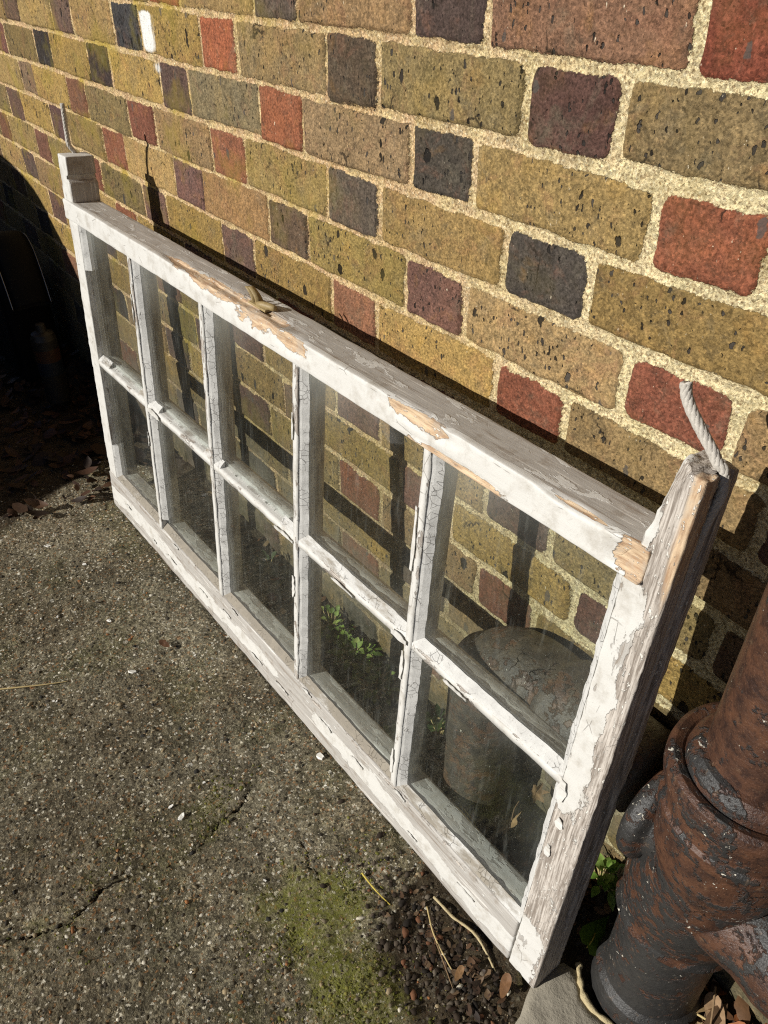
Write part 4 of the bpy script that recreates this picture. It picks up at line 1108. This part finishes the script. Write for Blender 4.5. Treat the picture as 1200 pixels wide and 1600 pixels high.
spear = [(1, 0), (.7, .10), (.35, .26), (0, .42), (-.3, .52), (-.6, .50), (-.8, .22), (-.62, 0), (-.8, -.22), (-.6, -.50), (-.3, -.52), (0, -.42), (.35, -.26), (.7, -.10)]
flat_leaf('dry_leaf', (.801, -.066, -.893), maple, .034, math.radians(-62), (.95, -.1), (176, 146, 104), "larger dry lobed leaf lying behind the bottom right pane", curl=.35, stalk=(-.03, .01, .006))
flat_leaf('dry_leaf', (.803, -.026, -.857), maple, .021, math.radians(70), (.95, .2), (166, 136, 100), "smaller dry leaf above the larger one behind the bottom right pane", curl=.4)
flat_leaf('green_leaf', (.968, -.072, GZ + .030), spear, .036, math.radians(100), (.55, .1), (96, 124, 40), "broad green leaf on a yellow stalk in the gap left of the drainpipe's foot", curl=.2, stalk=(-.024, -.002, .0), mat=M_LEAF)
flat_leaf('dry_leaf', (.937, -.203, GZ + .007), oval, .016, math.radians(-60), (.15, .25), (120, 86, 56), "brown oval leaf lying at the sash's bottom right corner", curl=.3)
flat_leaf('dry_leaf', (.890, -.240, GZ + .006), oval, .011, math.radians(-70), (-.1, .3), (132, 100, 66), "small tan leaf on the soil just below the sash's right end", curl=.3)
flat_leaf('dry_leaf', (1.122, -.035, gzf(1.122, -.035) + .012), oval, .026, math.radians(-40), (.3, .2), (158, 128, 96), "pale brown curled leaf right of the drainpipe's foot", curl=.45)
flat_leaf('dry_leaf', (1.108, -.052, gzf(1.108, -.052) + .010), oval, .024, math.radians(-58), (.2, -.3), (186, 160, 120), "straw-coloured leaf in the bottom right corner of the litter", curl=.4)
flat_leaf('dry_leaf', (.952, -.022, -.862), oval, .015, math.radians(110), (.9, .2), (222, 196, 172), "pinkish bleached leaf beside the bright green weed", curl=.3)
flat_leaf('dry_leaf', (.115, -.298, GZ + .006), oval, .014, math.radians(20), (.2, .1), (90, 62, 42), "dark brown shred of leaf on the open concrete near the sash's middle", curl=.3)

# ------------------------------------------------------------------ stems, twigs, string
def stick(name, pts, r, mat, label, cat, n=30, amp=.0004):
    pts = [(a, b, (gzf(a, b) + r * .8 + (c if len(t) else 0))) for (a, b, *t) in pts for c in [t[0] if t else 0]]
    m = MB(); p = smooth_path(pts, n); sweep(m, p, np.interp(np.linspace(0, 1, n), [0, .5, 1], [r, r * .9, r * .5]), 7, amp, 200, 3)
    return tag(link(name, m.mesh(name), mat), label, cat)
stick('straw', [(.03, -.60), (.056, -.555, .003), (.078, -.512, .002), (.092, -.476)], .0016, M_STRAW, "pale dry straw at the left edge of the concrete", "straw")
stick('stem', [(.705, -.262, .002), (.722, -.262, .004), (.742, -.260, .003), (.763, -.255)], .0013, M_STEM, "short yellow stem on the moss below the sash", "stem")
stick('twig', [(.795, -.215, .004), (.83, -.232, .006), (.868, -.240, .005), (.897, -.243)], .0011, M_STRAW, "thin tan twig on the soil under the right end of the sash", "twig")
stick('twig', [(.842, -.237, .006), (.876, -.248, .004), (.915, -.262)], .0009, M_TWIG, "thinner brown twig crossing the soil below the tan one", "twig")
stick('string', [(.790, -.198, .002), (.812, -.198, .004), (.830, -.196, .003), (.862, -.188, .004), (.885, -.190, .002), (.915, -.196)], .0019, M_RIM, "frayed pale strip lying along the sash's bottom rail", "string", amp=.0012)
stick('twig', [(1.080, -.055, .012), (1.105, -.050, .018), (1.135, -.042, .016), (1.165, -.035, .008)], .0016, M_STRAW, "straight pale twig across the dead leaves by the drainpipe", "twig")
stick('twig', [(1.105, -.020, .03), (1.118, -.040, .028), (1.135, -.065, .014)], .0014, M_TWIG, "dark twig leaning on the dead leaves by the drainpipe", "twig")

# ------------------------------------------------------------------ fallen paint flakes
def fallen(x_, y_, s, label, rot):
    bm = bmesh.new(); n = 9
    o = [(math.cos(2 * math.pi * i / n) * s * random.uniform(.55, 1.1), math.sin(2 * math.pi * i / n) * s * .6 * random.uniform(.55, 1.1)) for i in range(n)]
    lo = [bm.verts.new((a, b, 0)) for a, b in o]; hi = [bm.verts.new((a * .94, b * .94, .0012 + abs(a) * .25)) for a, b in o]
    bm.faces.new(lo[::-1]); bm.faces.new(hi)
    for i in range(n): bm.faces.new((lo[i], lo[(i + 1) % n], hi[(i + 1) % n], hi[i]))
    me = bpy.data.meshes.new('paint_flake'); bm.normal_update(); bm.to_mesh(me); bm.free()
    ob = tag(link('paint_flake', me, M_FLAKE), label, "paint flake", "paint flakes fallen on the concrete")
    ob.location = (x_, y_, gzf(x_, y_) + .0012); ob.rotation_euler = (random.uniform(-.25, .25), random.uniform(-.25, .25), rot)
fallen(.500, -.199, .010, "squarish white paint flake against the middle of the bottom rail", .2)
fallen(.141, -.373, .0085, "largest white paint flake out on the concrete, with crumbs beside it", .9)
fallen(-.014, -.357, .0065, "small white paint flake on the concrete between the straw and the sash", .3)
fallen(-.325, -.377, .008, "pinkish white flake near the edge of the dark shade", 1.)
fallen(-.21, -.335, .006, "white paint flake between the dark shade and the sash", .5)
fallen(.44, -.435, .006, "white flake by the mossy patch beside the crack", 1.4)
fallen(.465, -.43, .0075, "narrow white flake just below another beside the crack", 2.0)
for i in range(14):
    px_, py_ = random.uniform(-.1, .85), random.uniform(-.6, -.24)
    fallen(px_, py_, random.uniform(.0022, .0038), "tiny white paint crumb lying on the dark concrete", random.uniform(0, 6))

# ------------------------------------------------------------------ loose grit (stuff) and leaf litter (stuff)
ICO = [(-.53, 0, .85), (.53, 0, .85), (-.53, 0, -.85), (.53, 0, -.85), (0, .85, .53), (0, .85, -.53), (0, -.85, .53), (0, -.85, -.53), (.85, .53, 0), (-.85, .53, 0), (.85, -.53, 0), (-.85, -.53, 0)]
ICF = np.array([(0, 4, 1), (0, 9, 4), (9, 5, 4), (4, 5, 8), (4, 8, 1), (8, 10, 1), (8, 3, 10), (5, 3, 8), (5, 2, 3), (2, 7, 3), (7, 10, 3), (7, 6, 10), (7, 11, 6), (11, 0, 6), (0, 1, 6), (6, 1, 10), (9, 0, 11), (9, 11, 2), (9, 2, 5), (7, 2, 11)])[:, ::-1]
ICO = np.array(ICO)
def stones(name, xy, sizes, cols, sink=.25):
    n = len(xy); gz_ = ground_z(xy[:, 0], xy[:, 1])
    base = np.repeat(ICO[None], n, 0) * rng.uniform(.6, 1.25, (n, 12, 1))
    base = base * (sizes[:, None] * np.stack([rng.uniform(.8, 1.5, n), rng.uniform(.6, 1.1, n), rng.uniform(.4, .8, n)], 1))[:, None, :]
    a = rng.uniform(0, 6.28, n); ca, sa = np.cos(a), np.sin(a)
    X_ = base[:, :, 0] * ca[:, None] - base[:, :, 1] * sa[:, None]; Y_ = base[:, :, 0] * sa[:, None] + base[:, :, 1] * ca[:, None]
    V = np.stack([X_ + xy[:, 0][:, None], Y_ + xy[:, 1][:, None], base[:, :, 2] + (gz_ + sizes * sink)[:, None]], -1).reshape(-1, 3)
    F = (ICF[None] + 12 * np.arange(n)[:, None, None]).reshape(-1, 3)
    o = link(name, mesh_np(name, V, F, {'scol': np.repeat(cols, 12, 0)}, smooth=False), M_STONE)
    return tag(o, kind='stuff')
def cols_from(pal, n, w=None):
    p = np.array([lin(c) for c in pal]); return p[rng.choice(len(p), n, p=w)] * rng.uniform(.75, 1.15, (n, 1))
def clear(xy, m=.0):
    s = (xy[:, 0] - SP.x); yy = -.2006 + s * .0158
    inside = (s > -.01) & (s < 1.36) & (xy[:, 1] > yy - .004) & (xy[:, 1] < yy + .062)
    return xy[~inside]
xy = clear(np.stack([rng.uniform(-.62, 1.05, 17000), -rng.uniform(.16, .80, 17000)], 1)); n = len(xy)
sz = .0011 + .0036 * rng.random(n) ** 4
keep = rng.random(n) < .6; xy = xy[keep]; sz = sz[keep]; n = len(xy)
stones('gravel', xy, sz, cols_from([(104, 96, 78), (134, 122, 98), (72, 66, 56), (168, 150, 118), (160, 110, 70), (222, 214, 194), (52, 50, 46)], n, [.27, .27, .15, .16, .03, .06, .06]), -.12)
xy = np.stack([rng.normal(.86, .08, 700), rng.normal(-.245, .035, 700)], 1)
xy = clear(np.concatenate([xy, np.stack([rng.uniform(1.06, 1.3, 700), rng.uniform(-.13, -.004, 700)], 1), np.stack([rng.uniform(-.3, .95, 1300), rng.uniform(-.10, -.005, 1300)], 1)])); n = len(xy)
stones('soil_grit', xy, .0016 + .0042 * rng.random(n) ** 2.5, cols_from([(58, 48, 38), (84, 74, 62), (44, 38, 32), (110, 100, 86), (120, 82, 58), (200, 192, 172)], n, [.3, .25, .2, .14, .07, .04]), .2)

xy = np.concatenate([np.stack([rng.normal(.70, .035, 1500), rng.normal(-.335, .05, 1500)], 1), np.stack([rng.normal(.81, .06, 900), rng.normal(-.36, .045, 900)], 1), np.stack([rng.normal(.48, .03, 260), rng.normal(-.37, .04, 260)], 1), np.stack([rng.normal(.5, .05, 200), rng.normal(-.6, .06, 200)], 1)])
xy = xy[fbm(xy[:, 0] * 22, xy[:, 1] * 22, 91, 3) > .5]; n = len(xy)
stones('moss', xy, .0010 + .0022 * rng.random(n) ** 2, cols_from([(104, 104, 46), (126, 122, 60), (84, 86, 38), (96, 92, 50)], n), -.15)

def litter(name, xy, sizes, pal, lift):
    n = len(xy); mbx = []; Fx = []; cx = []
    gz_ = ground_z(xy[:, 0], xy[:, 1]); k = 0
    for i in range(n):
        s = sizes[i]; m = 6; el = random.uniform(.28, .6); a = random.uniform(0, 6.28)
        R = Euler((random.uniform(-.5, .5), random.uniform(-.5, .5), a)).to_matrix()
        c = np.array(lin(random.choice(pal))) * random.uniform(.6, 1.2); zz = gz_[i] + s * .15 + random.random() * lift
        cu = random.uniform(-.5, .9)
        pts = []
        for j in range(m + 1):
            t = j / m * 2 - 1; w = el * (1 - abs(t) ** 2.2) * random.uniform(.8, 1.15) + .03
            for sg in (-1, 0, 1): pts.append((t * s, sg * w * s, cu * s * (t * t * .5 + .45 * abs(sg) * w)))
        P3 = (np.array(pts) @ np.array(R).T) + np.array([xy[i, 0], xy[i, 1], zz])
        mbx.append(P3); cx.append(np.tile(c, (len(pts), 1)))
        for j in range(m):
            b = k + 3 * j; Fx += [(b, b + 1, b + 4, b + 3), (b + 1, b + 2, b + 5, b + 4)]
        k += len(pts)
    o = link(name, mesh_np(name, np.concatenate(mbx), np.array(Fx), {'scol': np.concatenate(cx)}), M_DRY)
    return tag(o, kind='stuff')
brown = [(96, 66, 44), (120, 88, 60), (76, 54, 38), (136, 106, 76), (60, 45, 34), (104, 80, 58)]
xy = np.stack([rng.uniform(-1.35, -.42, 520), -.01 - .42 * rng.random(520) ** 1.3], 1); xy = xy[(xy[:, 0] + .55 * (xy[:, 1] + .02) < -.36)]; xy = clear(xy)
litter('leaf_litter', xy, .008 + .022 * rng.random(len(xy)) ** 1.5, [(70, 48, 34), (86, 62, 44), (52, 38, 28), (44, 33, 25)], .02)
xy = clear(np.stack([rng.normal(.885, .055, 110), rng.normal(-.232, .022, 110)], 1))
litter('leaf_litter', xy, .003 + .006 * rng.random(len(xy)), [(70, 50, 36), (92, 68, 48), (54, 42, 32), (110, 88, 64)], .003)
xy = np.stack([rng.uniform(1.085, 1.26, 130), rng.uniform(-.075, -.006, 130)], 1)
litter('leaf_litter', xy, .006 + .016 * rng.random(130), brown + [(186, 156, 112), (150, 92, 54)], .016)
xy = clear(np.stack([rng.uniform(-.36, .98, 210), rng.uniform(-.10, -.008, 210)], 1))
litter('leaf_litter', xy, .004 + .009 * rng.random(len(xy)), brown + [(160, 136, 100)], .004)
xy = np.stack([rng.uniform(.86, 1.03, 60), rng.uniform(-.05, -.004, 60)], 1)
litter('leaf_litter', xy, .006 + .010 * rng.random(60), brown, .012)

# ------------------------------------------------------------------ the thing standing in the shade at the left, and an unseen shape added to cast that shade
mach = empty('machine', (-1.10, -.12, GZ), "dark machine with a thin chrome-edged curved guard standing in the deep shade", "machine")
guard = MB(); gp = smooth_path([(-.20, 0, .30), (-.15, 0, .385), (-.06, 0, .425), (.00, .0, .40), (.035, 0, .33), (.055, 0, .26)], 30)
V = []; F = []
for i, q in enumerate(gp):
    for (dy_, dz_) in ((-.05, 0), (-.035, .010), (0, .014), (.035, .010), (.05, 0), (.035, -.004), (0, 0), (-.035, -.004)): V.append((q[0] + dz_ * .6, q[1] + dy_, q[2] + dz_))
for i in range(29):
    for k in range(8): F.append((i * 8 + k, i * 8 + (k + 1) % 8, (i + 1) * 8 + (k + 1) % 8, (i + 1) * 8 + k))
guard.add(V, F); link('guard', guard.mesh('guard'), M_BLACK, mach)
for dy_ in (-.052, .052):
    tm = MB(); sweep(tm, gp + np.array([.002, dy_, -.002]), .0018, 8); link('trim', tm.mesh('trim'), M_CHROME, mach)
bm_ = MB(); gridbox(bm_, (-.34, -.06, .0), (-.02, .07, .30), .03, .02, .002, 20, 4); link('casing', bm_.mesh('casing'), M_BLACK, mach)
can = empty('spray_can', (-.925, -.14, GZ + .03), "dim spray can with faded bands standing in the deep shade below the chrome edge", "can")
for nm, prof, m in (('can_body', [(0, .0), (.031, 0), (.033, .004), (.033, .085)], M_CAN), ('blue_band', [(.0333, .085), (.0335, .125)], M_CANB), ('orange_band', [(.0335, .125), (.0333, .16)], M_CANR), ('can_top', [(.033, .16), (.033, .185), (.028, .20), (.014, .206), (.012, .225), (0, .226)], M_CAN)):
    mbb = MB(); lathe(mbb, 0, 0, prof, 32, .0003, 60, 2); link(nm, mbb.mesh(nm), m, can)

caster = MB()
prof2 = [(-.25, -.99), (-.45, -.86), (-.63, -.69), (-.74, -.585), (-.92, -.41), (-1.10, -.235), (-1.27, -.085), (-1.36, .0), (-1.50, .075), (-1.75, .113), (-2.1, .13), (-2.6, .10), (-2.9, -.1), (-3.0, -.5), (-3.05, -.99)]  # outline worked back from the shade this added shape has to throw
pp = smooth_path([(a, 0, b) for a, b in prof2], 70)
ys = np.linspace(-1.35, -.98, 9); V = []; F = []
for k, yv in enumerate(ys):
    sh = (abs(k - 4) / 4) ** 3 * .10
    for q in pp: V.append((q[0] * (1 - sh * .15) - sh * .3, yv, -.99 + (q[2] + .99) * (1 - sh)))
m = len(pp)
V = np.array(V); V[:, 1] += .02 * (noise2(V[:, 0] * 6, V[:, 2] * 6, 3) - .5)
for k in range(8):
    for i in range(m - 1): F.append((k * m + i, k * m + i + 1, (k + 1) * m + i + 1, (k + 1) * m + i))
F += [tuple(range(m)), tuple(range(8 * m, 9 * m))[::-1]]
caster.add(V, F)
tag(link('shadow_caster', caster.mesh('shadow_caster'), M_CASTER), "unseen rounded shape added as a black tarpaulin standing out on the concrete left of the window", "blocker")
